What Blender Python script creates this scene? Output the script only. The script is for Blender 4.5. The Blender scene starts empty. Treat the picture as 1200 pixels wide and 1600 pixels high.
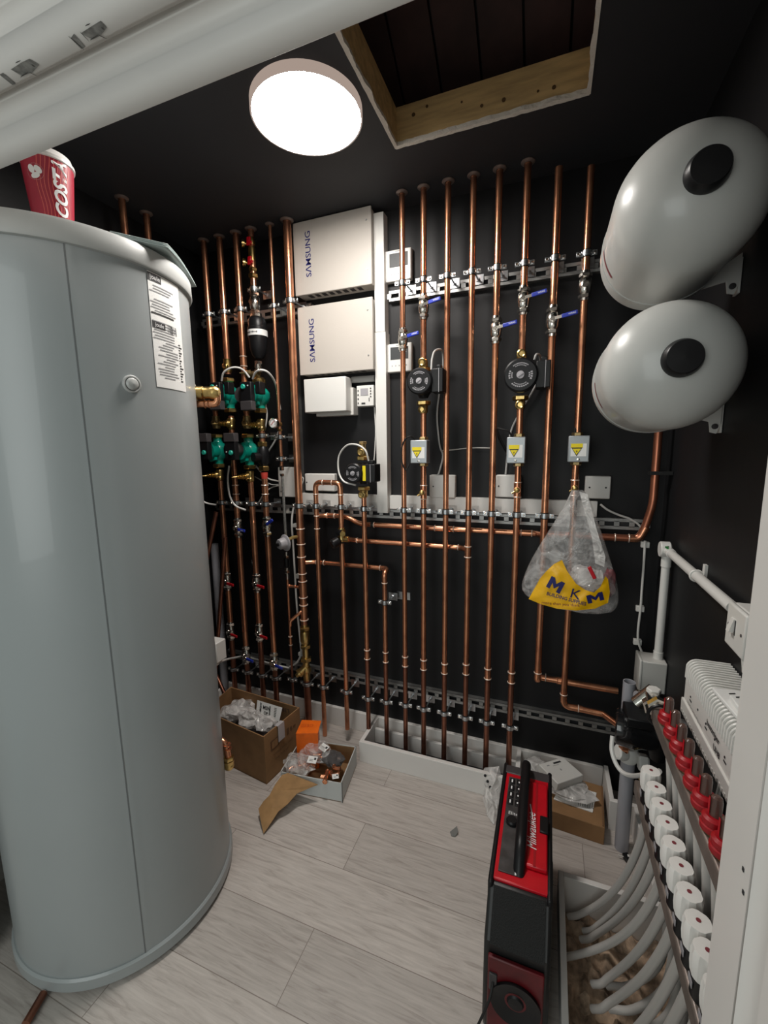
import bpy, bmesh, math, random
from mathutils import Vector, Matrix, noise
R = math.radians
PI = math.pi
random.seed(7)

# ------------------------------------------------------------------ camera
F_PX, YAW, PITCH, ROLL, EYE = 663.03, .36933, .14749, .014079, 1.42
def cam_axes():
    cy, sy, cp, sp = math.cos(YAW), math.sin(YAW), math.cos(PITCH), math.sin(PITCH)
    f = Vector((-sy*cp, cy*cp, -sp)); r = Vector((cy, sy, 0)); d = f.cross(r)
    cr, sr = math.cos(ROLL), math.sin(ROLL)
    return cr*r+sr*d, -sr*r+cr*d, f
AX_R, AX_D, AX_F = cam_axes()
EYEV = Vector((0, 0, EYE))
def ray(x, y): return AX_R*((x-600)/F_PX)+AX_D*((y-800)/F_PX)+AX_F
def at(x, y, Y):   r = ray(x, y); return EYEV+r*(Y/r.y)          # photo measurement on a plane Y = const
def atx(x, y, X):  r = ray(x, y); return EYEV+r*(X/r.x)
def atz(x, y, Z):  r = ray(x, y); return EYEV+r*((Z-EYE)/r.z)

scene = bpy.context.scene
C = scene.collection
cd = bpy.data.cameras.new('camera'); co = bpy.data.objects.new('camera', cd); C.objects.link(co)
cd.sensor_fit = 'VERTICAL'; cd.sensor_height = 24; cd.lens = F_PX*24/1600
cd.clip_start = .01
co.matrix_world = Matrix.Translation(EYEV) @ Matrix((AX_R, -AX_D, -AX_F)).transposed().to_4x4()
scene.camera = co
scene.view_settings.view_transform = 'Standard'
scene.view_settings.look = 'None'
scene.view_settings.gamma = 1
scene.view_settings.use_curve_mapping = False
scene.view_settings.exposure = 1.65

w = bpy.data.worlds.new('world'); scene.world = w; w.use_nodes = True
w.node_tree.nodes['Background'].inputs[0].default_value = (.75, .85, .8, 1)
w.node_tree.nodes['Background'].inputs[1].default_value = .10

def area(name, loc, target, size, power, col):
    l = bpy.data.lights.new(name, 'AREA'); l.energy = power; l.color = col; l.shape = 'RECTANGLE'
    l.size, l.size_y = size
    o = bpy.data.objects.new(name, l); C.objects.link(o); o.location = loc
    o.rotation_euler = (Vector(target)-Vector(loc)).to_track_quat('-Z', 'Y').to_euler()
    return o
# daylight and hallway light falling in through the doorway behind the photographer
area('hall_daylight', (-.75, -1.5, 1.6), (-.6, 1, .9), (1.3, 1.8), 6.2, (.96, 1, .98))
LAMP_POWER = 25.0

# ------------------------------------------------------------------ materials
def mat(name, col, rough=.5, metal=0, var=0, vscale=8, bump=0, bscale=60, emit=0, coat=0, col2=None, stretch=None):
    m = bpy.data.materials.new(name); m.use_nodes = True
    nt = m.node_tree; b = nt.nodes['Principled BSDF']
    col = (*col, 1)
    b.inputs['Base Color'].default_value = col
    b.inputs['Roughness'].default_value = rough
    b.inputs['Metallic'].default_value = metal
    if coat: b.inputs['Coat Weight'].default_value = coat
    if emit:
        b.inputs['Emission Color'].default_value = col; b.inputs['Emission Strength'].default_value = emit
    if var or bump:
        tc = nt.nodes.new('ShaderNodeTexCoord'); mp = nt.nodes.new('ShaderNodeMapping')
        nt.links.new(tc.outputs['Object'], mp.inputs[0])
        if stretch: mp.inputs['Scale'].default_value = stretch
        src = mp.outputs[0]
    if var:
        n = nt.nodes.new('ShaderNodeTexNoise'); n.inputs['Scale'].default_value = vscale; n.inputs['Detail'].default_value = 5
        nt.links.new(src, n.inputs[0])
        rp = nt.nodes.new('ShaderNodeValToRGB'); rp.color_ramp.elements[0].position = .35; rp.color_ramp.elements[1].position = .65
        c2 = (*(col2 or tuple(c*(1-var) for c in col[:3])), 1)
        rp.color_ramp.elements[0].color = c2; rp.color_ramp.elements[1].color = col
        nt.links.new(n.outputs[0], rp.inputs[0]); nt.links.new(rp.outputs[0], b.inputs['Base Color'])
    if bump:
        n = nt.nodes.new('ShaderNodeTexNoise'); n.inputs['Scale'].default_value = bscale; n.inputs['Detail'].default_value = 4
        nt.links.new(src, n.inputs[0])
        bp = nt.nodes.new('ShaderNodeBump'); bp.inputs['Strength'].default_value = bump; bp.inputs['Distance'].default_value = .004
        nt.links.new(n.outputs[0], bp.inputs['Height']); nt.links.new(bp.outputs[0], b.inputs['Normal'])
    return m

M = {}
M['black_wall'] = mat('black_wall_paint', (.0085, .0085, .0095), .5, bump=.25, bscale=9)
M['black_ceiling'] = mat('black_ceiling_paint', (.032, .033, .037), .65, bump=.2, bscale=14)
M['white_paint'] = mat('white_gloss_paint', (.75, .72, .69), .4, var=.05, vscale=5)
M['copper'] = mat('bright_copper', (.86, .40, .22), .27, .92, var=.3, vscale=13, bump=.12, bscale=35, col2=(.56, .24, .14))
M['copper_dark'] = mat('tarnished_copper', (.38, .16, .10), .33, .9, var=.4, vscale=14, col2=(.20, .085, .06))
M['solder'] = mat('solder', (.98, .84, .72), .35, .55)
M['brass'] = mat('brass', (.74, .52, .20), .28, 1, var=.35, vscale=40)
M['brass_dull'] = mat('dull_brass', (.52, .38, .18), .4, .9, var=.4, vscale=40)
M['nickel'] = mat('nickel_plate', (.80, .76, .70), .18, 1, bump=.1)
M['zinc'] = mat('zinc_plate', (.66, .68, .70), .3, 1, var=.25, vscale=50)
M['rail'] = mat('galvanised_rail', (.42, .42, .41), .42, .85, var=.3, vscale=25)
M['rubber'] = mat('black_rubber', (.012, .012, .012), .6)
M['black_plastic'] = mat('black_plastic', (.008, .008, .009), .38, bump=.05)
M['dark_grey'] = mat('dark_grey_plastic', (.055, .05, .052), .42)
M['white_plastic'] = mat('white_plastic', (.70, .69, .66), .35)
M['offwhite'] = mat('off_white_plastic', (.58, .57, .54), .4)
M['beige_metal'] = mat('beige_enamel', (.46, .425, .385), .42, bump=.05, bscale=150)
M['navy'] = mat('navy_ink', (.012, .015, .13), .5)
M['green_iron'] = mat('green_cast_iron', (.004, .30, .22), .3, coat=.4, bump=.35, bscale=30)
M['green_dial'] = mat('green_dial', (.02, .40, .30), .4)
M['blue'] = mat('blue_vinyl', (.015, .035, .36), .35)
M['red'] = mat('red_vinyl', (.40, .006, .012), .35)
M['red_plastic'] = mat('red_plastic', (.55, .004, .014), .32, var=.12, vscale=20)
M['tank'] = mat('grey_enamel', (.33, .355, .36), .34, var=.05, vscale=2, bump=.25, bscale=2.5, coat=.2)
M['tank_lid'] = mat('lid_enamel', (.42, .43, .42), .42)
M['vessel'] = mat('vessel_enamel', (.50, .505, .485), .34, coat=.15, bump=.15, bscale=9)
M['tape'] = mat('paper_white', (.80, .80, .78), .55)
M['ink'] = mat('black_ink', (.02, .02, .022), .6)
M['grey_ink'] = mat('grey_ink', (.30, .30, .31), .6)
M['grey_steel'] = mat('grey_steel', (.36, .385, .40), .4, .5)
M['yellow'] = mat('yellow_print', (.85, .68, .01), .5)
M['white_ink'] = mat('white_ink', (.8, .8, .8), .5)
M['cardboard'] = mat('brown_cardboard', (.32, .175, .075), .75, var=.22, vscale=14)
M['card_grey'] = mat('grey_white_card', (.52, .54, .53), .55)
M['orange'] = mat('orange_card', (.92, .16, .005), .4, var=.15, vscale=30)
M['pine'] = mat('pine_timber', (.62, .42, .19), .6, var=.3, vscale=7, stretch=(1.2, 6, 9), bump=.1)
M['plaster'] = mat('raw_plaster', (.72, .67, .60), .9, bump=1, bscale=120)
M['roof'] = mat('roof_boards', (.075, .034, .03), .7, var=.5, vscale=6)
M['pex'] = mat('grey_plastic_pipe', (.50, .475, .45), .35)
M['waste'] = mat('grey_waste_pipe', (.34, .34, .37), .4)
M['stainless'] = mat('brown_steel_bar', (.26, .215, .19), .45, .5, var=.3, vscale=20)
M['cable_grey'] = mat('grey_cable', (.42, .42, .41), .4)
M['screen'] = mat('dark_display', (.03, .033, .035), .5)
M['debris'] = mat('insulation_debris', (.60, .43, .30), .95, var=.8, vscale=22, bump=1, bscale=60)
M['label_silver'] = mat('label_silver', (.35, .34, .36), .4)
M['leaf'] = mat('grey_scrap', (.16, .16, .15), .7)
M['red_ink'] = mat('maroon_ink', (.20, .03, .04), .5)
M['yellow_bag'] = mat('yellow_polythene', (.92, .50, .002), .33, bump=.5, bscale=25)

def plastic_film(name, col, amount, rough=.12):
    m = bpy.data.materials.new(name); m.use_nodes = True; nt = m.node_tree
    b = nt.nodes['Principled BSDF']; out = nt.nodes['Material Output']
    b.inputs['Base Color'].default_value = (*col, 1); b.inputs['Roughness'].default_value = rough
    b.inputs['Coat Weight'].default_value = .6
    tr = nt.nodes.new('ShaderNodeBsdfTransparent'); mx = nt.nodes.new('ShaderNodeMixShader')
    tc = nt.nodes.new('ShaderNodeTexCoord')
    n = nt.nodes.new('ShaderNodeTexNoise'); n.inputs['Scale'].default_value = 18; n.inputs['Detail'].default_value = 3; n.inputs['Distortion'].default_value = 1.5
    nt.links.new(tc.outputs['Object'], n.inputs[0])
    mr = nt.nodes.new('ShaderNodeMapRange'); mr.inputs[1].default_value = .35; mr.inputs[2].default_value = .72
    mr.inputs[3].default_value = amount*.45; mr.inputs[4].default_value = min(1, amount*1.6)
    nt.links.new(n.outputs[0], mr.inputs[0]); nt.links.new(mr.outputs[0], mx.inputs[0])
    bp = nt.nodes.new('ShaderNodeBump'); bp.inputs['Strength'].default_value = .9; bp.inputs['Distance'].default_value = .012
    nt.links.new(n.outputs[0], bp.inputs['Height']); nt.links.new(bp.outputs[0], b.inputs['Normal'])
    nt.links.new(tr.outputs[0], mx.inputs[1]); nt.links.new(b.outputs[0], mx.inputs[2]); nt.links.new(mx.outputs[0], out.inputs[0])
    return m
M['film'] = plastic_film('clear_polythene', (.75, .74, .73), .30)
M['film_mid'] = plastic_film('bag_polythene', (.80, .78, .76), .42)
M['film_dense'] = plastic_film('milky_polythene', (.82, .80, .78), .62)

for k_ in ('black_plastic', 'rubber', 'dark_grey', 'black_wall', 'black_ceiling'):
    M[k_].node_tree.nodes['Principled BSDF'].inputs['Specular IOR Level'].default_value = .3
def floor_mat():
    m = bpy.data.materials.new('grey_oak_laminate'); m.use_nodes = True; nt = m.node_tree; L = nt.links.new
    b = nt.nodes['Principled BSDF']; b.inputs['Roughness'].default_value = .42
    tc = nt.nodes.new('ShaderNodeTexCoord')
    mp = nt.nodes.new('ShaderNodeMapping'); mp.inputs['Location'].default_value = (.31, .0, 0)
    L(tc.outputs['Object'], mp.inputs[0])
    br = nt.nodes.new('ShaderNodeTexBrick')
    br.inputs['Scale'].default_value = 1; br.inputs['Brick Width'].default_value = 1.22; br.inputs['Row Height'].default_value = .193
    br.inputs['Mortar Size'].default_value = .0012; br.inputs['Mortar Smooth'].default_value = .2
    br.inputs['Color1'].default_value = (.0, .0, .0, 1); br.inputs['Color2'].default_value = (1, 1, 1, 1); br.inputs['Mortar'].default_value = (.5, .5, .5, 1)
    br.offset = .37; br.squash = 1
    L(mp.outputs[0], br.inputs[0])
    # grain stretched along the planks
    mp2 = nt.nodes.new('ShaderNodeMapping'); mp2.inputs['Scale'].default_value = (2.2, 26, 1)
    ad = nt.nodes.new('ShaderNodeVectorMath'); ad.operation = 'MULTIPLY_ADD'
    ad.inputs[1].default_value = (3, 3, 3)
    L(br.outputs[0], ad.inputs[0]); L(tc.outputs['Object'], ad.inputs[2]); L(ad.outputs[0], mp2.inputs[0])
    n = nt.nodes.new('ShaderNodeTexNoise'); n.inputs['Scale'].default_value = 3.2; n.inputs['Detail'].default_value = 9; n.inputs['Roughness'].default_value = .62; n.inputs['Distortion'].default_value = .9
    L(mp2.outputs[0], n.inputs[0])
    rp = nt.nodes.new('ShaderNodeValToRGB')
    e = rp.color_ramp.elements
    e[0].position = .30; e[0].color = (.36, .315, .285, 1)
    e[1].position = .66; e[1].color = (.575, .525, .485, 1)
    k = e.new(.47); k.color = (.49, .445, .41, 1)
    L(n.outputs[0], rp.inputs[0])
    mx = nt.nodes.new('ShaderNodeMix'); mx.data_type = 'RGBA'; mx.blend_type = 'MULTIPLY'; mx.inputs[0].default_value = 1
    mr = nt.nodes.new('ShaderNodeMapRange'); mr.inputs[3].default_value = .86; mr.inputs[4].default_value = 1.05
    L(br.outputs[0], mr.inputs[0]); L(rp.outputs[0], mx.inputs[6]); L(mr.outputs[0], mx.inputs[7])
    mx2 = nt.nodes.new('ShaderNodeMix'); mx2.data_type = 'RGBA'; mx2.inputs[7].default_value = (.24, .205, .18, 1)
    L(br.outputs['Fac'], mx2.inputs[0]); L(mx.outputs[2], mx2.inputs[6]); L(mx2.outputs[2], b.inputs['Base Color'])
    bp = nt.nodes.new('ShaderNodeBump'); bp.inputs['Strength'].default_value = .12; bp.inputs['Distance'].default_value = .002
    L(n.outputs[0], bp.inputs['Height']); L(bp.outputs[0], b.inputs['Normal'])
    return m
M['floor'] = floor_mat()

def lamp_mat(name, s, col=(1, .95, .895)):
    m = bpy.data.materials.new(name); m.use_nodes = True; nt = m.node_tree
    for n in list(nt.nodes):
        if n.type == 'BSDF_PRINCIPLED': nt.nodes.remove(n)
    e = nt.nodes.new('ShaderNodeEmission'); e.inputs[0].default_value = (*col, 1); e.inputs[1].default_value = s
    nt.links.new(e.outputs[0], nt.nodes['Material Output'].inputs[0]); return m
M['lamp'] = lamp_mat('lit_diffuser', LAMP_POWER)
M['lamp_rim'] = lamp_mat('lit_lamp_rim', .12, (1, .78, .66))

# ------------------------------------------------------------------ mesh helpers
class G:
    """collects shapes (world coordinates) for ONE mesh object"""
    def __init__(s): s.bm = bmesh.new()
    def box(s, a, b):
        (x0, y0, z0), (x1, y1, z1) = a, b
        r = bmesh.ops.create_cube(s.bm, size=1)
        bmesh.ops.scale(s.bm, vec=(abs(x1-x0), abs(y1-y0), abs(z1-z0)), verts=r['verts'])
        bmesh.ops.translate(s.bm, vec=((x0+x1)/2, (y0+y1)/2, (z0+z1)/2), verts=r['verts']); return s
    def obox(s, c, U, V, W, su, sv, sw):
        c, U, V, W = Vector(c), Vector(U).normalized(), Vector(V).normalized(), Vector(W).normalized()
        vs = [s.bm.verts.new(c+U*(i*su/2)+V*(j*sv/2)+W*(k*sw/2)) for i in (-1, 1) for j in (-1, 1) for k in (-1, 1)]
        for f in ((0, 1, 3, 2), (4, 6, 7, 5), (0, 4, 5, 1), (2, 3, 7, 6), (0, 2, 6, 4), (1, 5, 7, 3)): s.bm.faces.new([vs[i] for i in f])
        return s
    def lathe(s, prof, org=(0, 0, 0), axis=(0, 0, 1), n=24, cap=True, hexa=False):
        ax = Vector(axis).normalized(); org = Vector(org)
        u = ax.orthogonal().normalized() if abs(ax.z) < .9 else Vector((1, 0, 0)); u = (u-ax*u.dot(ax)).normalized(); v = ax.cross(u)
        rings = []
        for r, t in prof:
            rings.append([s.bm.verts.new(org+ax*t+(u*math.cos(2*PI*i/n)+v*math.sin(2*PI*i/n))*max(r, 1e-5)) for i in range(n)])
        for a, b in zip(rings, rings[1:]):
            for i in range(n): s.bm.faces.new((a[i], a[(i+1) % n], b[(i+1) % n], b[i]))
        if cap:
            if prof[0][0] > 1e-4: s.bm.faces.new(list(reversed(rings[0])))
            if prof[-1][0] > 1e-4: s.bm.faces.new(rings[-1])
        return s
    def cyl(s, p0, p1, r, r1=None, n=16):
        p0, p1 = Vector(p0), Vector(p1); d = p1-p0
        return s.lathe([(r, 0), (r if r1 is None else r1, d.length)], p0, d, n)
    def nut(s, c, axis, r, h):
        ax = Vector(axis).normalized(); c = Vector(c)
        return s.lathe([(r*.86, -h/2), (r, -h/2+h*.18), (r, h/2-h*.18), (r*.86, h/2)], c, ax, 6)
    def torus(s, c, axis, R_, r, n=20, k=6):
        ax = Vector(axis).normalized()
        prof = [(R_+r*math.cos(2*PI*i/k), r*math.sin(2*PI*i/k)) for i in range(k+1)]
        return s.lathe(prof, c, ax, n, cap=False)
    def sphere(s, c, r, n=14, sc=(1, 1, 1)):
        q = bmesh.ops.create_uvsphere(s.bm, u_segments=n, v_segments=max(6, n//2+2), radius=r)
        bmesh.ops.scale(s.bm, vec=sc, verts=q['verts']); bmesh.ops.translate(s.bm, vec=Vector(c), verts=q['verts']); return s
    def tube(s, pts, r, n=10, cap=True):
        pts = [Vector(p) for p in pts]
        t0 = (pts[1]-pts[0]).normalized(); u = t0.orthogonal().normalized(); rings = []
        for i, p in enumerate(pts):
            a = pts[max(i-1, 0)]; b = pts[min(i+1, len(pts)-1)]; t = (b-a).normalized()
            u = (u-t*u.dot(t)); u = u.normalized() if u.length > 1e-6 else t.orthogonal().normalized(); v = t.cross(u)
            rr = r[i] if isinstance(r, (list, tuple)) else r
            rings.append([s.bm.verts.new(p+(u*math.cos(2*PI*k/n)+v*math.sin(2*PI*k/n))*rr) for k in range(n)])
        for a, b in zip(rings, rings[1:]):
            for i in range(n): s.bm.faces.new((a[i], a[(i+1) % n], b[(i+1) % n], b[i]))
        if cap: s.bm.faces.new(list(reversed(rings[0]))); s.bm.faces.new(rings[-1])
        return s
    def poly(s, pts, thick=None):
        pts = [Vector(p) for p in pts]
        if thick is None:
            s.bm.faces.new([s.bm.verts.new(p) for p in pts]); return s
        t = Vector(thick)
        a = [s.bm.verts.new(p) for p in pts]; b = [s.bm.verts.new(p+t) for p in pts]; n = len(pts)
        s.bm.faces.new(list(reversed(a))); s.bm.faces.new(b)
        for i in range(n): s.bm.faces.new((a[i], a[(i+1) % n], b[(i+1) % n], b[i]))
        return s
    def xform(s, f):
        for v in s.bm.verts: v.co = f(v.co)
        return s

def catmull(P, k=8):
    P = [Vector(p) for p in P]; Q = [P[0]*2-P[1]]+P+[P[-1]*2-P[-2]]; out = []
    for i in range(1, len(Q)-2):
        a, b, c, d = Q[i-1:i+3]
        for j in range(k):
            t = j/k
            out.append(.5*((2*b)+(c-a)*t+(2*a-5*b+4*c-d)*t*t+(3*b-a-3*c+d)*t**3))
    out.append(P[-1]); return out
def fillet(P, r, k=6):
    P = [Vector(p) for p in P]; out = [P[0]]
    for a, b, c in zip(P, P[1:], P[2:]):
        u = (a-b); v = (c-b); rr = min(r, u.length*.49, v.length*.49)
        p = b+u.normalized()*rr; q = b+v.normalized()*rr
        for i in range(k+1):
            t = i/k; out.append(p*(1-t)**2+b*2*t*(1-t)+q*t*t)
    out.append(P[-1]); return out

OFF = {}
SPLIT = {'solder_rings': 'solder_ring', 'socket': 'socket_piece', 'tee_fittings': 'tee_fitting', 'couplings': 'coupling'}
def mk(name, g, m, parent=None, bevel=0, smooth=True, solidify=0, sub=0, seg=2):
    bm = g.bm
    if name in SPLIT:
        seen = set(); isl = []
        for v in bm.verts:
            if v in seen: continue
            st = [v]; seen.add(v); cur = []
            while st:
                q = st.pop(); cur.append(q)
                for e in q.link_edges:
                    o_ = e.other_vert(q)
                    if o_ not in seen: seen.add(o_); st.append(o_)
            isl.append(cur)
        if len(isl) > 1:
            res = None
            for cur in isl:
                g2 = G(); mp_ = {q: g2.bm.verts.new(q.co) for q in cur}
                for f in {f for q in cur for f in q.link_faces}: g2.bm.faces.new([mp_[q] for q in f.verts])
                r_ = mk(SPLIT[name]+'\n', g2, m, parent, bevel, smooth, solidify, sub, seg); res = res or r_
            bm.free(); return res
        name = SPLIT[name]
    name = name.strip()
    bmesh.ops.remove_doubles(bm, verts=bm.verts, dist=1e-6)
    bmesh.ops.recalc_face_normals(bm, faces=bm.faces)
    off = OFF.get(parent.name, Vector()) if parent else None
    if parent is None:
        xs = [v.co for v in bm.verts]
        mn = Vector([min(v[i] for v in xs) for i in range(3)]); mx = Vector([max(v[i] for v in xs) for i in range(3)])
        off = Vector(((mn.x+mx.x)/2, (mn.y+mx.y)/2, mn.z))
    bmesh.ops.translate(bm, vec=-off, verts=bm.verts)
    if smooth:
        for f in bm.faces: f.smooth = True
        for e in bm.edges:
            if len(e.link_faces) == 2 and e.calc_face_angle(0) > R(32): e.smooth = False
    me = bpy.data.meshes.new(name); bm.to_mesh(me); bm.free()
    me.materials.append(m if not isinstance(m, str) else M[m])
    o = bpy.data.objects.new(name, me); C.objects.link(o)
    if parent: o.parent = parent
    else: o.location = off
    OFF[o.name] = off
    if solidify:
        d = o.modifiers.new('solidify', 'SOLIDIFY'); d.thickness = solidify; d.offset = 0
    if bevel:
        d = o.modifiers.new('bevel', 'BEVEL'); d.width = bevel; d.segments = seg; d.limit_method = 'ANGLE'; d.angle_limit = R(40)
        d.harden_normals = False
    if sub:
        d = o.modifiers.new('sub', 'SUBSURF'); d.levels = d.render_levels = sub
    return o
def tag(o, label, cat, group=None, kind=None):
    o['label'] = label; o['category'] = cat
    if group: o['group'] = group
    if kind: o['kind'] = kind
    return o
def thing(name, label, cat, loc, group=None):
    o = bpy.data.objects.new(name, None); C.objects.link(o); o.empty_display_size = .02
    o.location = loc; OFF[o.name] = Vector(loc); return tag(o, label, cat, group)
def struct(name, g, m, bevel=0, **k):
    o = mk(name, g, m, bevel=bevel, **k); o['kind'] = 'structure'; return o
def solo(name, g, m, label, cat, group=None, **k): return tag(mk(name, g, m, **k), label, cat, group)
def copy_tree(root, loc, label, group=None):
    r = root.copy(); C.objects.link(r); r.location = loc; r['label'] = label; OFF[r.name] = Vector(loc)
    if group: r['group'] = group
    for ch in list(root.children):
        c = ch.copy(); C.objects.link(c); c.parent = r
        for gch in list(ch.children):
            d = gch.copy(); C.objects.link(d); d.parent = c
    return r
def lettering(g, s, size, org, U, V, depth=.0006, align='CENTER', wrap=None, shear=0, sx=1, bold=0):
    cu = bpy.data.curves.new('t', 'FONT'); cu.body = s; cu.size = size; cu.align_x = align; cu.align_y = 'CENTER'; cu.resolution_u = 3; cu.shear = shear; cu.offset = bold
    o = bpy.data.objects.new('t', cu); C.objects.link(o)
    dg = bpy.context.evaluated_depsgraph_get(); me = bpy.data.meshes.new_from_object(o.evaluated_get(dg))
    U = Vector(U).normalized(); V = Vector(V).normalized(); N = U.cross(V); org = Vector(org)
    idx = []
    for v in me.vertices:
        p = (v.co.x*sx, v.co.y)
        idx.append(g.bm.verts.new(wrap(*p) if wrap else org+U*p[0]+V*p[1]+N*depth))
    for f in me.polygons:
        try: g.bm.faces.new([idx[i] for i in f.vertices])
        except ValueError: pass
    bpy.data.objects.remove(o); bpy.data.curves.remove(cu); bpy.data.meshes.remove(me)
    return g
X3, Y3, Z3 = Vector((1, 0, 0)), Vector((0, 1, 0)), Vector((0, 0, 1))

# ------------------------------------------------------------------ room shell
XL, XR, YB, YF, ZC = -1.68, .40, 1.81, .50, 2.395
struct('floor', G().box((-1.78, .28, -.06), (.10, 1.9, 0)).box((.10, 1.26, -.06), (.5, 1.9, 0)).box((-1.78, -1.6, -.06), (1.2, .28, 0)).box((.10, .28, -.10), (.5, 1.26, -.04)), 'floor')
struct('wall_back', G().box((XL-.1, YB, -.06), (XR+.1, YB+.1, 3.0)), 'black_wall')
struct('wall_left', G().box((XL-.1, .3, -.06), (XL, YB, ZC)), 'black_wall')
struct('wall_right', G().box((XR, .3, -.1), (XR+.1, YB, ZC)), 'black_wall')
HX0, HX1, HY0, HY1 = -.508, .066, .72, 1.467
g = G().box((XL-.1, .3, ZC), (HX0, YB, ZC+.012)).box((HX1, .3, ZC), (XR+.1, YB, ZC+.012)).box((HX0, HY1, ZC), (HX1, YB, ZC+.012)).box((HX0, .3, ZC), (HX1, HY0, ZC+.012))
struct('ceiling', g, 'black_ceiling')
# door wall pieces around the opening
DX0, DX1, DZ = -1.42, .19, 1.886
struct('wall_front', G().box((-1.78, .34, DZ+.03), (.5, .44, 2.6)).box((-1.78, .34, 0), (DX0-.03, .46, DZ+.03)).box((DX1+.03, .36, 0), (.5, .46, DZ+.03)), mat('hall_white_wall', (.55, .56, .54), .7))
# door lining (head and right jamb), stepped like the moulded profile
g = G()
g.box((DX0, .446, DZ), (DX1, .50, DZ+.05))
g.poly([(DX0, .446, DZ), (DX0, .422, DZ+.006), (DX0, .422, DZ+.05), (DX0, .446, DZ+.05)], (DX1-DX0, 0, 0))
g.box((DX0, .411, DZ+.013), (DX1, .422, DZ+.05))
g.box((DX0, .366, DZ+.004), (DX1, .411, DZ+.05))
g.poly([(DX0, .366, DZ+.004), (DX0, .352, DZ+.014), (DX0, .352, DZ+.05), (DX0, .366, DZ+.05)], (DX1-DX0, 0, 0))
g.box((DX0-.05, .28, DZ+.02), (DX1+.05, .352, DZ+.09))
head = struct('trim_1', g, 'white_paint', bevel=.0012)
# scuffed patches on the underside of the head
sc = mat('chipped_paint', (.38, .375, .36), .8, var=.5, vscale=120)
sc2 = mat('chipped_paint_dark', (.11, .105, .10), .8)
for i, (cx, cy) in enumerate([(145, 50), (36, 108)]):
    rnd = random.Random(3+i)
    def sp(dx, dy): return atz(cx+dx, cy+dy, DZ+.0034)
    g = G()
    for ring in ([(-18, 2), (-2, -9), (12, -16), (24, -8), (14, 6), (-2, 12)], [(-36, 10), (-30, 4), (-12, 22), (-18, 26)]):
        g.poly([sp(x_+rnd.uniform(-2, 2), y_+rnd.uniform(-2, 2)) for x_, y_ in ring])
    mk('paint_scuff', g, sc, head)
    g = G()
    for (xa_, ya_, xb_, yb_, w_) in ((-38, 6, -14, 27, 1.6), (-20, -1, -6, 14, 1.0), (-4, 12, 8, 4, 1.4), (8, 4, 22, 10, 1.2), (13, -8, 18, -4, 2.0), (-12, -10, -4, -14, 1.2)):
        if i and xa_ in (-38, -20): continue
        a_, b_ = sp(xa_, ya_), sp(xb_, yb_); d_ = (b_-a_).normalized(); nn_ = Vector((-d_.y, d_.x, 0))*w_*.0005
        g.poly([a_-nn_*.3-Z3*.0004, a_.lerp(b_, .4)-nn_-Z3*.0004, b_-nn_*.4-Z3*.0004, b_+nn_*.3-Z3*.0004, a_.lerp(b_, .6)+nn_-Z3*.0004, a_+nn_*.5-Z3*.0004])
    mk('paint_chip', g, sc2, head)
g = G()
g.box((DX1, .436, 0), (DX1+.05, .50, DZ+.05))
g.poly([(DX1, .436, 0), (DX1+.012, .422, 0), (DX1+.05, .422, 0), (DX1+.05, .436, 0)], (0, 0, DZ))
g.box((DX1+.012, .405, 0), (DX1+.05, .422, DZ))
g.box((DX1+.004, .34, 0), (DX1+.05, .405, DZ))
jamb = struct('trim_2', g, 'white_paint', bevel=.0012)
for py in (1358, 1394):
    c = atx(1161, py, DX1-.0005)
    mk('nail_hole', G().obox(c, Y3, Z3, X3, .003, .004, .0008), 'ink', jamb)
struct('trim_3', G().box((DX0-.05, .34, 0), (DX0, .50, DZ+.05)), 'white_paint')

# hatch: timber upstand, ragged plaster edge, loft boards above
hatch = thing('loft_hatch', 'open ceiling hatch with pine lining and ragged plaster edge', 'hatch', (-.22, 1.1, ZC))
zt = ZC+.115
g = G().box((HX0-.03, HY1-.004, ZC+.0125), (HX1+.03, HY1+.03, zt))
mk('rear_joist', g, 'pine', hatch, bevel=.002)
mk('side_joist', G().box((HX0-.03, HY0, ZC+.0125), (HX0+.004, HY1, zt)), 'pine', hatch, bevel=.002)
mk('side_joist', G().box((HX1-.001, HY0, ZC+.0125), (HX1+.03, HY1, zt)), 'pine', hatch, bevel=.002)
mk('front_joist', G().box((HX0-.03, HY0-.03, ZC+.0125), (HX1+.03, HY0, zt)), 'pine', hatch, bevel=.002)
# ragged plaster lip
g = G()
def lip(p, q, inw, n=70):
    p, q, inw = Vector(p), Vector(q), Vector(inw)
    a, b, c_, d_ = [], [], [], []
    for i in range(n+1):
        t = i/n; c = p.lerp(q, t); j = .006+.010*abs(noise.noise(Vector((t*14, p.x*9, 3)))) + .0025*noise.noise(Vector((t*60, 1, p.y)))
        k = .002*noise.noise(Vector((t*30, 8, 2)))
        a.append(g.bm.verts.new(c-inw*.003+Z3*(-.0025+k))); b.append(g.bm.verts.new(c+inw*j+Z3*(-.001+k))); c_.append(g.bm.verts.new(c+inw*(j*.8)+Z3*.012)); d_.append(g.bm.verts.new(c-inw*.003+Z3*.012))
    for i in range(n):
        for u, v in ((a, b), (b, c_), (c_, d_), (d_, a)): g.bm.faces.new((u[i], u[i+1], v[i+1], v[i]))
lip((HX0, HY1, ZC), (HX1, HY1, ZC), (0, -1, 0)); lip((HX0, HY0, ZC), (HX0, HY1, ZC), (1, 0, 0)); lip((HX1, HY0, ZC), (HX1, HY1, ZC), (-1, 0, 0))
mk('plaster_edge', g, 'plaster', hatch)
rnd = random.Random(5)
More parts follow.
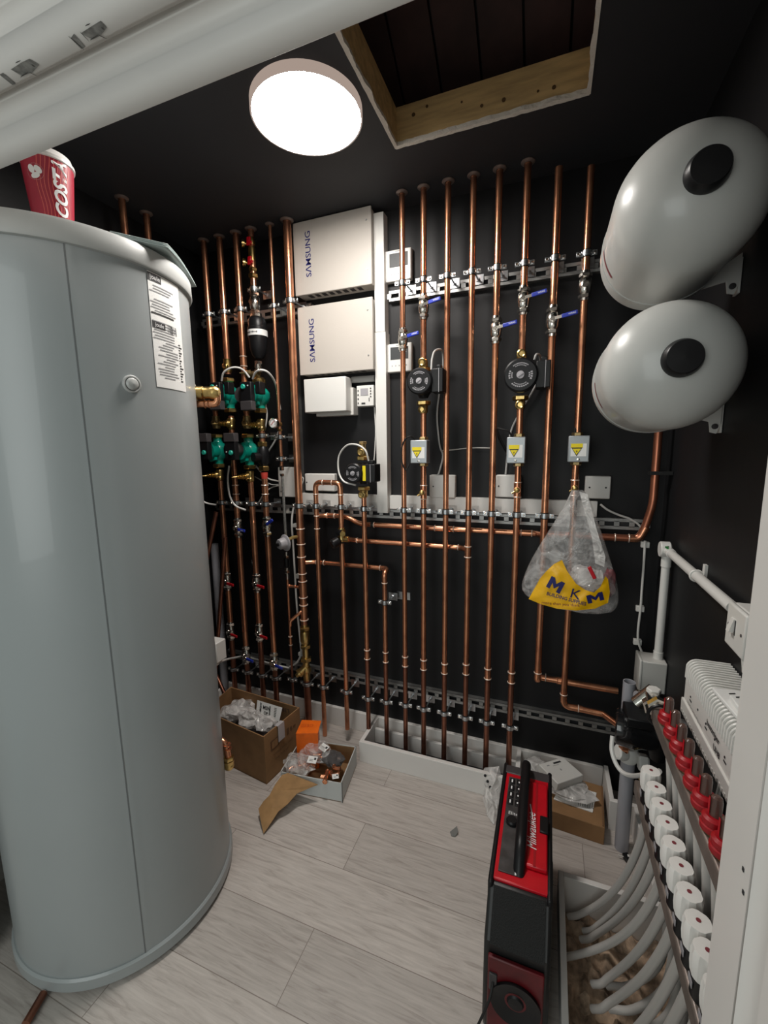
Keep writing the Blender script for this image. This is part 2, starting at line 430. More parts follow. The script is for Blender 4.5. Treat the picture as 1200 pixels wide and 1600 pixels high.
for k in range(7):
    c = at(640+rnd.uniform(0, 270), 0, HY1-.0045); z = ZC+rnd.uniform(.03, .095)
    c = Vector((HX0+.05+k*.075+rnd.uniform(-.02, .02), HY1-.0045, z))
    mk('timber_knot', G().cyl(c, c-Y3*.0012, rnd.uniform(.003, .006), n=10), mat('knot', (.09, .045, .015), .7) if k == 0 else bpy.data.materials['knot'], hatch)
# loft roof: sloping boards with battens
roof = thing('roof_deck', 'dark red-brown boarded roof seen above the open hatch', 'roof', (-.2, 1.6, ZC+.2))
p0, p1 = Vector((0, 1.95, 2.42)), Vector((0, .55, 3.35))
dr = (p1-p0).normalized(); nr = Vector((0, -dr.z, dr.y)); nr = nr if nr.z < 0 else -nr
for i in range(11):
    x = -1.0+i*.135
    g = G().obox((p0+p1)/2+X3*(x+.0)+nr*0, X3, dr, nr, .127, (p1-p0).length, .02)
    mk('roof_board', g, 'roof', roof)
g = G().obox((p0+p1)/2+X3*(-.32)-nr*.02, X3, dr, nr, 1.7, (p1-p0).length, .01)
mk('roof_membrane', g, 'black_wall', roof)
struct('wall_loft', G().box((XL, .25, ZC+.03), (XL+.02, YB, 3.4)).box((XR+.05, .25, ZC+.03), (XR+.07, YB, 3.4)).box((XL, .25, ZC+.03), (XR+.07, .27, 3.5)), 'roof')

# baseboards and floor boxing
struct('baseboard_back', G().box((XL, YB-.018, 0), (.262, YB, .10)), 'white_paint', bevel=.002)
struct('baseboard_left', G().box((XL, .5, 0), (XL+.018, YB-.02, .10)), 'white_paint', bevel=.002)
box = thing('pipe_boxing', 'low white open-topped boxing along the back wall around pipe ends', 'boxing', (-.3, 1.65, 0))
mk('front_board', G().box((-.757, 1.598, 0), (-.060, 1.616, .10)), 'white_paint', box, bevel=.0015)
mk('end_board', G().box((-.757, 1.616, 0), (-.739, YB-.018, .10)), 'white_paint', box, bevel=.0015)
mk('end_board', G().box((-.078, 1.616, 0), (-.060, YB-.018, .10)), 'white_paint', box, bevel=.0015)
mk('inner_board', G().box((-.739, 1.742, 0), (-.078, 1.757, .072)), 'white_paint', box, bevel=.0015)
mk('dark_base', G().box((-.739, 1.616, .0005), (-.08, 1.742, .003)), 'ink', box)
b2 = thing('waste_pipe_boxing', 'stepped white boxing board in front of the grey waste pipe', 'boxing', (.3, 1.5, 0))
mk('side_board', G().box((.262, 1.616, 0), (.278, 1.79, .12)), 'white_paint', b2, bevel=.0015)
mk('step_board', G().box((.262, 1.598, 0), (.355, 1.615, .12)), 'white_paint', b2, bevel=.0015)
mk('long_board', G().box((.340, 1.275, 0), (.356, 1.598, .12)), 'white_paint', b2, bevel=.0015)
b3 = thing('manifold_pit_boxing', 'white boards edging the floor pit under the heating manifold', 'boxing', (.2, 1.0, -.04))
mk('end_board', G().box((.096, 1.255, -.04), (.40, 1.272, .10)), 'white_paint', b3, bevel=.0015)
mk('side_board', G().box((.080, .5, -.04), (.096, 1.272, .10)), 'white_paint', b3, bevel=.0015)

# debris in the pit
g = G(); n = 26; rr = [[None]*n for _ in range(n)]
for i in range(n):
    for j in range(n):
        x = .097+(.302)*i/(n-1); y = .50+(.754)*j/(n-1)
        z = -.03+.05*abs(noise.noise(Vector((x*16, y*16, 0))))+.03*noise.noise(Vector((x*45, y*45, 5)))
        rr[i][j] = g.bm.verts.new((x, y, max(-.038, z)))
for i in range(n-1):
    for j in range(n-1): g.bm.faces.new((rr[i][j], rr[i+1][j], rr[i+1][j+1], rr[i][j+1]))
o = mk('pit_rubble', g, 'debris'); tag(o, 'crumbled brown rubble and insulation in the pit under the grey pipes', 'rubble', kind='stuff')

# ------------------------------------------------------------------ ceiling lamp
LC = Vector((-.692, 1.216, 2.370))
lamp = thing('ceiling_light', 'large round glowing white drum light on the black ceiling', 'lamp', (LC.x, LC.y, ZC))
mk('lamp_housing', G().lathe([(.160, 0), (.160, ZC-LC.z)], LC+Z3*0, Z3, 64), 'lamp_rim', lamp)
mk('diffuser', G().lathe([(.0, -.006), (.10, -.006), (.145, -.004), (.155, 0), (.157, .002)], LC, Z3, 64, cap=False), 'lamp', lamp)

# ------------------------------------------------------------------ hot water cylinder
TC, TR, TZ = Vector((-1.24, .84, 0)), .302, 1.915
tank = thing('hot_water_cylinder', 'tall light grey hot water cylinder on the left', 'water tank', (TC.x, TC.y, 0))
mk('plinth', G().lathe([(TR-.012, 0), (TR-.012, .012)], TC, Z3, 96), 'rubber', tank)
mk('base_ring', G().lathe([(TR+.004, .012), (TR+.008, .016), (TR+.008, .045), (TR+.003, .05), (TR-.001, .05)], TC, Z3, 128), 'tank', tank)
def on_tank(ang, z, r=TR): return Vector((TC.x+r*math.cos(R(ang)), TC.y+r*math.sin(R(ang)), z))
g = G(); rings = []
prof = [(TR, .048)]+[(TR, .048+.182*i) for i in range(1, 10)]+[(TR, 1.868)]
for r_, z_ in prof:
    rg = []
    for i in range(180):
        a = 2*i-180
        d = a+33.6; s_ = 0
        if abs(d) < 3: s_ = .003*(1 if d > 0 else 0)*(1-abs(d)/3)
        rg.append(g.bm.verts.new(on_tank(a, z_, r_+s_)))
    rings.append(rg)
for a, b in zip(rings, rings[1:]):
    for i in range(180): g.bm.faces.new((a[i], a[(i+1) % 180], b[(i+1) % 180], b[i]))
mk('jacket', g, 'tank', tank)
mk('jacket_seam', G().poly([on_tank(-33.7, .05, TR-.001), on_tank(-33.7, .05, TR+.0016), on_tank(-33.2, .05, TR+.0016), on_tank(-33.2, .05, TR-.001)], (0, 0, 1.816)), mat('seam_grey', (.16, .17, .175), .4), tank)
mk('lid', G().lathe([(TR-.002, 1.864), (TR+.008, 1.866), (TR+.010, 1.870), (TR+.009, 1.906), (TR+.004, 1.914), (TR-.02, TZ), (.001, TZ)], TC, Z3, 128), 'tank_lid', tank)
# sensor boss
p = on_tank(-13.6, 1.583); nrm = Vector((math.cos(R(-13.6)), math.sin(R(-13.6)), 0))
bs = mk('sensor_boss', G().lathe([(.021, -.002), (.021, .004), (.019, .006), (.0165, .006), (.0155, .002), (.0155, .0025)], p, nrm, 40, cap=False), 'tank_lid', tank)
mk('boss_cap', G().lathe([(.0145, 0), (.0145, .006), (.011, .010), (.004, .012), (0, .0125)], p, nrm, 32), 'tank_lid', bs)
# rating label, wrapped on the jacket
def grid_patch(g, f, nu, nv):
    V_ = [[g.bm.verts.new(f(i/nu, j/nv)) for j in range(nv+1)] for i in range(nu+1)]
    for i in range(nu):
        for j in range(nv): g.bm.faces.new((V_[i][j], V_[i+1][j], V_[i+1][j+1], V_[i][j+1]))
A0, A1, LZ0, LZ1 = -1.2, 20.5, 1.585, 1.862
lab = mk('rating_label', (lambda g: (grid_patch(g, lambda u, v: on_tank(A0+(A1-A0)*u, LZ0+(LZ1-LZ0)*v, TR+.0012), 12, 1), g)[1])(G()), 'tape', tank)
def lstrip(g, u0, u1, zc, h):
    grid_patch(g, lambda u, v: on_tank(A0+(A1-A0)*(u0+(u1-u0)*u), zc-h/2+h*v, TR+.0018), 6, 1)
g = G(); gg = G(); rnd = random.Random(11)
lstrip(g, .0, .36, 1.850, .018); lstrip(g, .02, .38, 1.738, .016)
z = 1.832
for k in range(34):
    if 1.805 < z < 1.815 or 1.75 < z < 1.765: z -= .006; continue
    big = k in (4, 10)
    u0 = rnd.choice([.02, .02, .06, .12]) if z > 1.70 else rnd.uniform(.05, .35)
    lstrip(gg if not big else g, u0, rnd.uniform(.55, .78), z, .0042 if big else .0026)
    if z < 1.71: lstrip(g, .80, rnd.uniform(.84, .95), z, .003)
    z -= .0068
for k in range(9): lstrip(g, .46+k*.035, .46+k*.035+rnd.choice([.008, .016, .02]), 1.737, .022)
mk('label_print', g, 'ink', lab); mk('label_print', gg, 'grey_ink', lab)
def tw(uc, zc): return lambda x, y: on_tank(A0+(A1-A0)*uc+math.degrees(x/TR), zc+y, TR+.0024)
g = G(); lettering(g, 'joule', .016, (0, 0, 0), X3, Z3, wrap=tw(.19, 1.850)); lettering(g, 'joule', .014, (0, 0, 0), X3, Z3, wrap=tw(.21, 1.738))
mk('label_logo', g, 'white_ink', lab)

# brass and copper outlets of the cylinder (upper and lower), parts of the tank
def elbow_ring(g, c, ax, r): g.torus(c, ax, r+.001, .0016)
c = at(307, 614, 1.07); dirn = Vector((.9, .43, 0)).normalized()
b = mk('upper_outlet', G().cyl(c-dirn*.05, c, .022, n=24).lathe([(.017, 0), (.021, .004), (.021, .020), (.017, .024), (.019, .026), (.019, .040), (.021, .044), (.021, .060), (.015, .07), (0, .074)], c, dirn, 20), 'brass', tank)
mk('outlet_collar', G().lathe([(.030, 0), (.030, .006), (.024, .008)], c-dirn*.012, dirn, 28), 'white_plastic', b)
c2 = c-Z3*.034+dirn*.012
mk('copper_tail', G().tube(fillet([c2-dirn*.03, c2+dirn*.05, c2+dirn*.05+Z3*.03], .02), .011, 14).torus(c2+dirn*.012, dirn, .0115, .002).torus(c2+dirn*.024, dirn, .0115, .002), 'copper', b)
c = at(346, 1192, 1.06)
b = mk('lower_outlet', G().cyl(c-X3*.05, c, .012, n=20).nut(c+X3*.004, X3, .019, .014).lathe([(.014, 0), (.017, .005), (.017, .02)], c+X3*.008, X3, 16).sphere(c+X3*.034, .018, 14).lathe([(.015, 0), (.018, .01), (.018, .02)], c+X3*.034, Z3, 16).nut(c+X3*.034+Z3*.028, Z3, .019, .014), 'brass', tank)
mk('outlet_flange', G().lathe([(.03, 0), (.03, .006), (.025, .008)], c-X3*.022, X3, 24), 'offwhite', b)
q = c+X3*.034+Z3*.03
mk('copper_tail', G().tube(fillet([q, q+Z3*.055+X3*-.006, q+Z3*.068-X3*.05], .02), .011, 14).torus(q+Z3*.035, Z3, .012, .002).torus(q+Z3*.05-X3*.002, Z3, .012, .002), 'copper', b)

# folded leaflet lying on the tank lid, drooping over the edge
lf = thing('folded_leaflet', 'folded pale leaflet drooping over the edge of the cylinder lid', 'leaflet', (-1.05, 1.0, TZ))
A = atz(172, 366, TZ+.004); B_ = atz(262, 386, TZ+.006); Cc = at(307, 448, 1.085); D_ = Vector((-1.16, 1.06, TZ+.004))
for k in range(3):
    g = G(); e = Vector((0, 0, .0035*k))
    pts = [A+e, B_+e, Cc+e*1.2+Vector((.0, -.003*k, 0)), D_+e]
    def fp(u, v, pts=pts):
        p = pts[0].lerp(pts[1], u).lerp(pts[3].lerp(pts[2], u), v)
        return p+Z3*(.010*math.sin(PI*v)*u)
    grid_patch(g, fp, 8, 10)
    mk('leaflet_page', g, mat('leaflet_paper', (.42, .50, .49), .6) if k == 0 else bpy.data.materials['leaflet_paper'], lf, solidify=.0012)

# coffee cup
cup = thing('coffee_cup', 'red paper takeaway coffee cup standing on the cylinder lid', 'cup', (-1.065, .715, TZ))
CC = Vector((-1.062, .708, TZ)); CH = .135
def cr(z): return .036+(.048-.036)*z/CH
def on_cup(ang, z, d=0): return Vector((CC.x+(cr(z)+d)*math.cos(ang), CC.y+(cr(z)+d)*math.sin(ang), CC.z+z))
cm = bpy.data.materials.new('cup_red'); cm.use_nodes = True; nt = cm.node_tree; bb = nt.nodes['Principled BSDF']; bb.inputs['Roughness'].default_value = .45
bb.inputs['Base Color'].default_value = (.33, .008, .03, 1)
mk('paper_wall', G().lathe([(.034, 0), (.036, 0), (.048, CH), (.046, CH)], CC, Z3, 64), cm, cup)
ang0 = math.atan2(-CC.y, -CC.x)     # side facing the doorway
g = G(); 
for k in range(9):
    base = ang0-.45+k*.16+ (0 if k < 4 else .0)
    pts = [(base+.07*math.sin(t*2.5*PI*2/2)*1.0, t) for t in [i/40 for i in range(41)]]
    for (a0, t0), (a1, t1) in zip(pts, pts[1:]):
        vs = [on_cup(a0, t0*CH*.98+.001, .0005), on_cup(a0+.022, t0*CH*.98+.001, .0005), on_cup(a1+.022, t1*CH*.98+.001, .0005), on_cup(a1, t1*CH*.98+.001, .0005)]
        g.bm.faces.new([g.bm.verts.new(v) for v in vs])
mk('wavy_lines', g, mat('cup_pink_line', (.75, .16, .12), .5), cup)
g = G(); lettering(g, 'COSTA', .034, (0, 0, 0), X3, Z3, shear=.25, bold=.0012, wrap=lambda x, y: on_cup(ang0+.50+(-y)/.042, .074+x, .0012))
mk('lettering', g, 'white_ink', cup)
g = G(); ba = ang0-.52
for t in range(40):
    a = 2*PI*t/40
    g.bm.faces.new([g.bm.verts.new(on_cup(ba+(.0155*math.cos(a+d))/.043*1, .098+.0155*math.sin(a+d), e)) for d, e in ((0, .0008), (.07, .0008))]+[g.bm.verts.new(on_cup(ba+(.0148*math.cos(a+.035))/.043, .098+.0148*math.sin(a+.035), .0008))])
def bean(cx, cz, rot):
    pts = []
    for i in range(16):
        a = 2*PI*i/16; u, v = .0085*math.cos(a), .0056*math.sin(a)
        pts.append(g.bm.verts.new(on_cup(ba+(cx+u*math.cos(rot)-v*math.sin(rot))/.043, .098+cz+u*math.sin(rot)+v*math.cos(rot), .0014)))
    g.bm.faces.new(pts)
bean(-.006, .005, 1.9); bean(.006, .004, .6+1.6); bean(.0, -.007, .3)
mk('bean_emblem', g, 'white_ink', cup)
mk('cup_lid', G().lathe([(.047, CH-.004), (.0505, CH-.002), (.0505, CH+.004), (.047, CH+.008), (.045, CH+.016), (.042, CH+.017), (.041, CH+.012), (0, CH+.012)], CC, Z3, 48), 'white_plastic', cup)

# ------------------------------------------------------------------ expansion vessels
def vessel(name, label, cx, cz, r, y1, L_, dn, df, capr, foot):
    t = thing(name, label, 'tank', (cx, y1+L_/2, cz-r), 'white expansion vessels on the right wall')
    prof = []
    for i in range(13):
        a = PI/2*i/12; prof.append((r*math.sin(a)**.92, dn*(1-math.cos(a))))
    prof += [(r, L_*.5)]
    for i in range(13):
        a = PI/2*i/12; prof.append((r*math.cos(a), L_-df+df*math.sin(a)))
    mk('shell', G().lathe(prof, (cx, y1, cz), Y3, 72, cap=False), 'vessel', t)
    mk('weld_seam', G().torus((cx, y1+L_-df-.045, cz), Y3, r+.0002, .0016, 72), 'tank_lid', t)
    c = Vector((cx, y1, cz))
    mk('valve_cap', G().lathe([(capr*1.03, .006), (capr*1.05, -.004), (capr, -.008), (capr*.93, -.018), (capr*.88, -.020), (0, -.021)], c, Y3, 8 if foot > 90 else 40), 'black_plastic', t)
    # printed label band on the left flank
    g = G()
    grid_patch(g, lambda u, v: Vector((cx+(r+.0008)*math.cos(PI*1.02+v*.5), y1+L_-df-.088+u*.010, cz+(r+.0008)*math.sin(PI*1.02+v*.5))), 1, 10)
    mk('printed_stripe', g, 'red_ink', t)
    # wall bracket foot
    yy = y1+L_-df+.02; zb_0 = cz-r+(.040 if cz > 1.7 else .014)
    g = G()
    g.poly([(cx+.085, yy, cz-.092), (cx+.115, yy, cz-.055), (XR-.003, yy, cz-.02), (XR-.003, yy, zb_0+.005), (XR-.012, yy, zb_0-.020), (XR-.026, yy, zb_0-.016), (XR-.030, yy, zb_0+.010)], (0, .005, 0))
    g.box((XR-.006, yy, zb_0-.018), (XR-.001, yy+.03, cz-.03))
    ft = mk('bracket', g, 'white_plastic', t, bevel=.001)
    mk('bolt', G().lathe([(.007, 0), (.007, .003), (0, .004)], (XR-.017, yy, zb_0-.002), -Y3, 12), 'dark_grey', ft)
vessel('expansion_vessel', 'upper white expansion vessel near the ceiling, longer of the pair', .23, 1.875, .13, .937, .40, .11, .08, .033, 0)
vessel('expansion_vessel', 'lower white expansion vessel hung on the right wall', .23, 1.583, .131, .992, .37, .10, .08, .034, 0)

# ------------------------------------------------------------------ rails
def rail(name, label, a, b, h=.041, vertical=False):
    t = thing(name, label, 'rail', a, 'slotted steel mounting rails')
    a, b = Vector(a), Vector(b); d = (b-a).normalized(); L_ = (b-a).length; up = Z3 if not vertical else X3
    g = G(); y0, y1 = YB-.024, YB
    mid = (a+b)/2; mid.y = (y0+y1)/2
    g.obox(mid+up*(h/2-.002), d, up, Y3, L_, .004, .024); g.obox(mid-up*(h/2-.002), d, up, Y3, L_, .004, .024)
    m2 = mid.copy(); m2.y = YB-.0225
    g.obox(m2+up*(h/2-.006), d, up, Y3, L_, .012, .0025); g.obox(m2-up*(h/2-.006), d, up, Y3, L_, .012, .0025)
    n_ = int(L_/.05)
    for i in range(n_+1):
        c = a+d*(L_*i/n_); c.y = YB-.0225; g.obox(c, d, up, Y3, .018, h-.02, .0025)
    mk('channel', g, 'rail', t)
    g = G(); m3 = mid.copy(); m3.y = YB-.005; g.obox(m3, d, up, Y3, L_, h-.008, .004)
    mk('slot_backing', g, 'ink', t)
rail('mounting_rail', 'upper rail running behind the right-hand copper pipes', (-.655, 1.8, 2.055), (.39, 1.8, 2.055))
rail('mounting_rail', 'upper rail at left behind the pump pipes', (-1.66, 1.8, 2.058), (-1.03, 1.8, 2.058))
rail('mounting_rail', 'middle rail just below the white trunking', (-1.66, 1.8, 1.128), (.35, 1.8, 1.128))
rail('mounting_rail', 'lowest long rail above the floor boxing', (-1.66, 1.8, .285), (.32, 1.8, .285))
rail('mounting_rail', 'vertical slotted rail left of the beige cabinets', (-1.135, 1.8, 1.17), (-1.135, 1.8, 2.02), .035, True)

# ------------------------------------------------------------------ pipe clips (prototype per size, then copies)
PY = 1.70
def clip_proto(r, label, group):
    t = thing('pipe_clip', label, 'pipe clip', (0, 0, 0), group)
    o = Vector()
    g = G().lathe([(r+.0005, -.009), (r+.003, -.009), (r+.003, .009), (r+.0005, .009)], o, Z3, 20)
    g.lathe([(r+.0035, -.0065), (r+.0055, -.0065), (r+.0055, .0065), (r+.0035, .0065)], o, Z3, 20)
    mk('ring', g, 'zinc', t)
    mk('rubber_lining', G().lathe([(r+.0006, -.012), (r+.0022, -.012), (r+.0022, .012), (r+.0006, .012)], o, Z3, 20), 'rubber', t)
    for s_ in (-1, 1):
        lg = mk('lug', G().box((s_*(r+.004), -.004, -.008), (s_*(r+.021), .004, .008)), 'zinc', t, bevel=.0012)
        mk('screw', G().lathe([(.0045, 0), (.0045, .003), (.003, .005), (0, .005)], (s_*(r+.0135), -.004, 0), -Y3, 10), 'nickel', lg)
    d = YB-.025-PY
    mk('rod', G().cyl((r*.2+.006, r, 0), (r*.2+.006, d, 0), .0035, n=8), 'zinc', t)
    mk('base_plate', G().box((-.012, d-.003, -.018), (.030, d, .018)).nut((r*.2+.006, d-.006, 0), Y3, .008, .006), 'zinc', t)
    return t
CLIPS = {}
def clip(x, z, r, label, group):
    key = round(r, 4)
    if key not in CLIPS:
        t = clip_proto(r, label, group); t.location = (x, PY, z); CLIPS[key] = t
        return t
    return copy_tree(CLIPS[key], (x, PY, z), label, group)

# ------------------------------------------------------------------ valves
def valve_proto(name, cat, r, lever, label, group, tilt=.10, text=True):
    t = thing(name, label, cat, (0, 0, 0), group); k = r/.0115
    g = G()
    g.lathe([(.0145*k, -.026*k), (.019*k, -.020*k), (.020*k, -.008*k), (.0215*k, 0), (.020*k, .008*k), (.019*k, .020*k), (.0145*k, .026*k)], (0, 0, 0), Z3, 24)
    g.cyl((0, 0, 0), (0, -.026*k, 0), .010*k)
    mk('body', g, 'nickel', t)
    for s_ in (-1, 1):
        g = G().nut((0, 0, s_*.033*k), Z3, .0205*k, .013*k).lathe([(.0155*k, 0), (.0145*k, .008*k)], (0, 0, s_*.039*k), Z3*s_, 16)
        mk('union_nut', g, 'nickel', t)
    if lever:
        u = Vector((math.cos(tilt), -.18, math.sin(tilt))).normalized(); v = Vector((-math.sin(tilt), 0, math.cos(tilt))); w_ = u.cross(v)
        c = Vector((0, -.030*k, 0))
        hub = mk('lever', G().obox(c+u*.014, u, v, w_, .046, .010, .003).nut((0, -.031*k, 0), Y3, .007, .006), 'nickel', t)
        g = G().obox(c+u*.055, u, v, w_, .052, .0145, .007)
        sl = mk('sleeve', g, lever, hub, bevel=.003, seg=3)
        if text:
            g = G(); lettering(g, 'WRAS', .0085, c+u*.062+Vector((0, -.0042, 0)), u, v, .0006); mk('lettering', g, 'white_ink', sl)
    return t
VP = {}
def valve(x, z, r, lever, label, group, tilt=.10, text=True, y=PY):
    key = (round(r, 4), lever, tilt, text)
    if key not in VP:
        t = valve_proto('ball_valve', 'valve', r, lever, label, group, tilt, text); t.location = (x, y, z); VP[key] = t; return t
    return copy_tree(VP[key], (x, y, z), label, group)

# ------------------------------------------------------------------ pipes
def zpx(px, py, Y=PY): return at(px, py, Y).z
def coupling(g, gs, x, z, r, h=.022, y=PY):
    g.lathe([(r+.0015, -h), (r+.0015, h)], (x, y, z), Z3, 20)
    for s_ in (-1, 1): gs.torus((x, y, z+s_*h), Z3, r+.0016, .0024, 20)
def pipe(label, x, z0, z1, r, cuts=(), tail=None, collar=True, cups=(), y=PY, group='vertical copper pipes on the back wall', name='copper_pipe'):
    """one vertical run; cuts = z intervals taken up by valves or pumps; tail = z below which the old pipe is dark"""
    t = thing(name, label, 'pipe', (x, y, z0), group)
    edges = [z0]; segs = []
    cur = z1
    for a, b in sorted(cuts, reverse=True): segs.append((b, cur)); cur = a
    segs.append((z0, cur))
    for a, b in segs:
        if tail and a < tail < b:
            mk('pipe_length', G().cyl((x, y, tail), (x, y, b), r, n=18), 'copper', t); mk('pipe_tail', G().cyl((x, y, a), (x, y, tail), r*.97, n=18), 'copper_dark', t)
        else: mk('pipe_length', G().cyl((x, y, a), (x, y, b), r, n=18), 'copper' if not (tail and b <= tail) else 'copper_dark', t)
    for c in cups:
        g, gs = G(), G(); coupling(g, gs, x, c, r, y=y); cc = mk('coupling', g, 'copper', t); mk('solder_rings', gs, 'solder', cc)
    if collar: mk('ceiling_collar', G().lathe([(r+.001, -.001), (r+.011, -.001), (r+.012, -.004), (r+.009, -.007), (r+.001, -.009)], (x, y, z1), Z3, 24, cap=False), mat('collar', (.20, .15, .13), .35, .3) if 'collar' not in bpy.data.materials else bpy.data.materials['collar'], t)
    return t

ORD = ['first', 'second', 'third', 'fourth', 'fifth', 'sixth', 'seventh', 'eighth']
RX = [-.566, -.480, -.386, -.293, -.202, -.107, -.006, .093]
RRD = [.0108, .0115, .0115, .0115, .0120, .0122, .0128, .0118]
ctop = [2.0, 1.97, 0, 0, 0, 0, 0, 0]
def zr(i, py):   # height of a photo row on right-hand pipe i
    lo, hi = 0, 2.4
    for _ in range(40):
        m_ = (lo+hi)/2; v = Vector((RX[i], PY, m_))-EYEV; yy = 800+F_PX*v.dot(AX_D)/v.dot(AX_F)
        if yy > py: lo = m_
        else: hi = m_
    return lo
def zx(x, py, Y=PY):
    lo, hi = 0, 2.45
    for _ in range(40):
        m_ = (lo+hi)/2; v = Vector((x, Y, m_))-EYEV; yy = 800+F_PX*v.dot(AX_D)/v.dot(AX_F)
        if yy > py: lo = m_
        else: hi = m_
    return lo
# valves on the right group: (pipe, photo row, lever)
RV = {0: (531, 'blue'), 1: (480, 'blue'), 4: (516, 'blue'), 5: (470, 'blue'), 6: (502, 'blue'), 7: (447, None)}
CUP = [1033, 1038, 1044, 1045, 1052, 1058]
for i in range(8):
    x, r = RX[i], RRD[i]
    what = {1: 'with the black pump beside the thermostats', 5: 'with a black pump and grey box', 7: 'ending near the hanging bag'}.get(i, 'running full height' if i < 6 else 'passing behind the hanging bag')
    cuts = []
    if i in RV:
        zc = zr(i, RV[i][0]); cuts.append((zc-.028, zc+.028))
    ztop = ZC if i < 6 else (2.352 if i == 6 else 2.333)
    zbot = .003
    cups = [zr(i, CUP[i])] if i < 6 else []
    if i == 3: cups.append(zr(3, 862))
    if i == 1: cuts.append((zr(1, 640), zr(1, 572))); 
    if i == 5: cuts.append((zr(5, 628), zr(5, 562)))
    if i in (6, 7): zbot = {6: .498+.02, 7: .40+.02}[i]
    if i == 7: cuts.append((zr(7, 720), zr(7, 684)))
    if i == 1: cuts.append((zr(1, 720), zr(1, 692)))
    if i == 5: cuts.append((zr(5, 720), zr(5, 688)))
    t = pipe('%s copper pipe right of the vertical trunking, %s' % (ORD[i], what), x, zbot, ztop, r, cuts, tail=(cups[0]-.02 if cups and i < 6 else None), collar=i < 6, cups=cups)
    if i == 6:
        z = .490
        e = mk('elbow', G().tube(fillet([(x, PY, z+.05), (x, PY, z), (x, 1.735, z-.004), ], .018), r+.001, 14), 'copper', t)
        mk('solder_rings', G().torus((x, PY, z+.035), Z3, r+.001, .002).torus((x+.03, 1.735, z), X3, r+.001, .002), 'solder', e)
        mk('lower_run', G().tube([(x-.01, 1.735, z-.003), (.285, 1.735, z-.006)], r*.95, 14), 'copper', t)
        mk('coupling', G().cyl((x+.075, 1.735, z-.004), (x+.10, 1.735, z-.004), r+.0015).torus((x+.075, 1.735, z-.004), X3, r+.001, .002).torus((x+.10, 1.735, z-.004), X3, r+.001, .002), 'copper', t)
    if i == 7:
        z = .402
        e = mk('elbow', G().tube(fillet([(x, PY, z+.06), (x, PY, z), (x+.07, PY, z)], .035, 8), r+.001, 14), 'copper', t)
        mk('solder_rings', G().torus((x, PY, z+.05), Z3, r+.001, .002).torus((x+.055, PY, z), X3, r+.001, .002), 'solder', e)
        mk('lower_run', G().tube([(x+.03, PY, z), (.235, PY, z-.004), (.30, 1.62, z-.004)], r, 14), 'copper', t)
    if i in RV:
        extra = {0: 'on the first pipe right of the vertical trunking', 1: 'above the pump beside the thermostats', 4: 'on the fifth pipe right of the trunking', 5: 'above the right-hand black pump', 6: 'on the seventh pipe right of the trunking', 7: 'on the eighth pipe beside the upper vessel'}[i]
        valve(x, cuts[0][0]+.028, r, RV[i][1], ('nickel ball valve with blue lever ' if RV[i][1] else 'nickel valve without a lever ')+extra, 'ball valves on the right-hand pipes', tilt=.12)
    for zc, rn in ((2.066, 'upper'), (1.161, 'middle'), (.262, 'lowest')):
        if i >= 6 and rn == 'lowest': continue
        if i == 7 and rn == 'middle': continue
        clip(x, zc, r, 'zinc clip on the %s rail holding the %s pipe right of the trunking' % (rn, ORD[i]), 'pipe clips on the mounting rails')

# couplings / drains on pipes 2, 6 near row 765
def drain_tee(label, x, z, r, col='brass'):
    t = thing('drain_tee', label, 'fitting', (x, PY, z-.03))
    mk('tee_body', G().lathe([(r+.002, -.028), (r+.002, .028)], (x, PY, z), Z3, 18).cyl((x, PY, z), (x, PY-.022, z), r), 'copper', t)
    mk('solder_rings', G().torus((x, PY, z+.028), Z3, r+.0015, .002).torus((x, PY, z-.028), Z3, r+.0015, .002), 'solder', t)
    mk('drain_cock', G().lathe([(.006, .015), (.011, .018), (.011, .030), (.007, .034), (.007, .040), (0, .042)], (x, PY, z), -Y3, 14).cyl((x, PY-.026, z), (x-.018, PY-.03, z-.012), .004), col, t)
drain_tee('copper tee with brass drain cock below the left grey switch box', RX[1], zr(1, 769), RRD[1])
drain_tee('copper tee with brass drain cock below the middle grey switch box', RX[5], zr(5, 765), RRD[5])
drain_tee('brass drain cock from which the plastic bag hangs', RX[7], zr(7, 762), RRD[7])

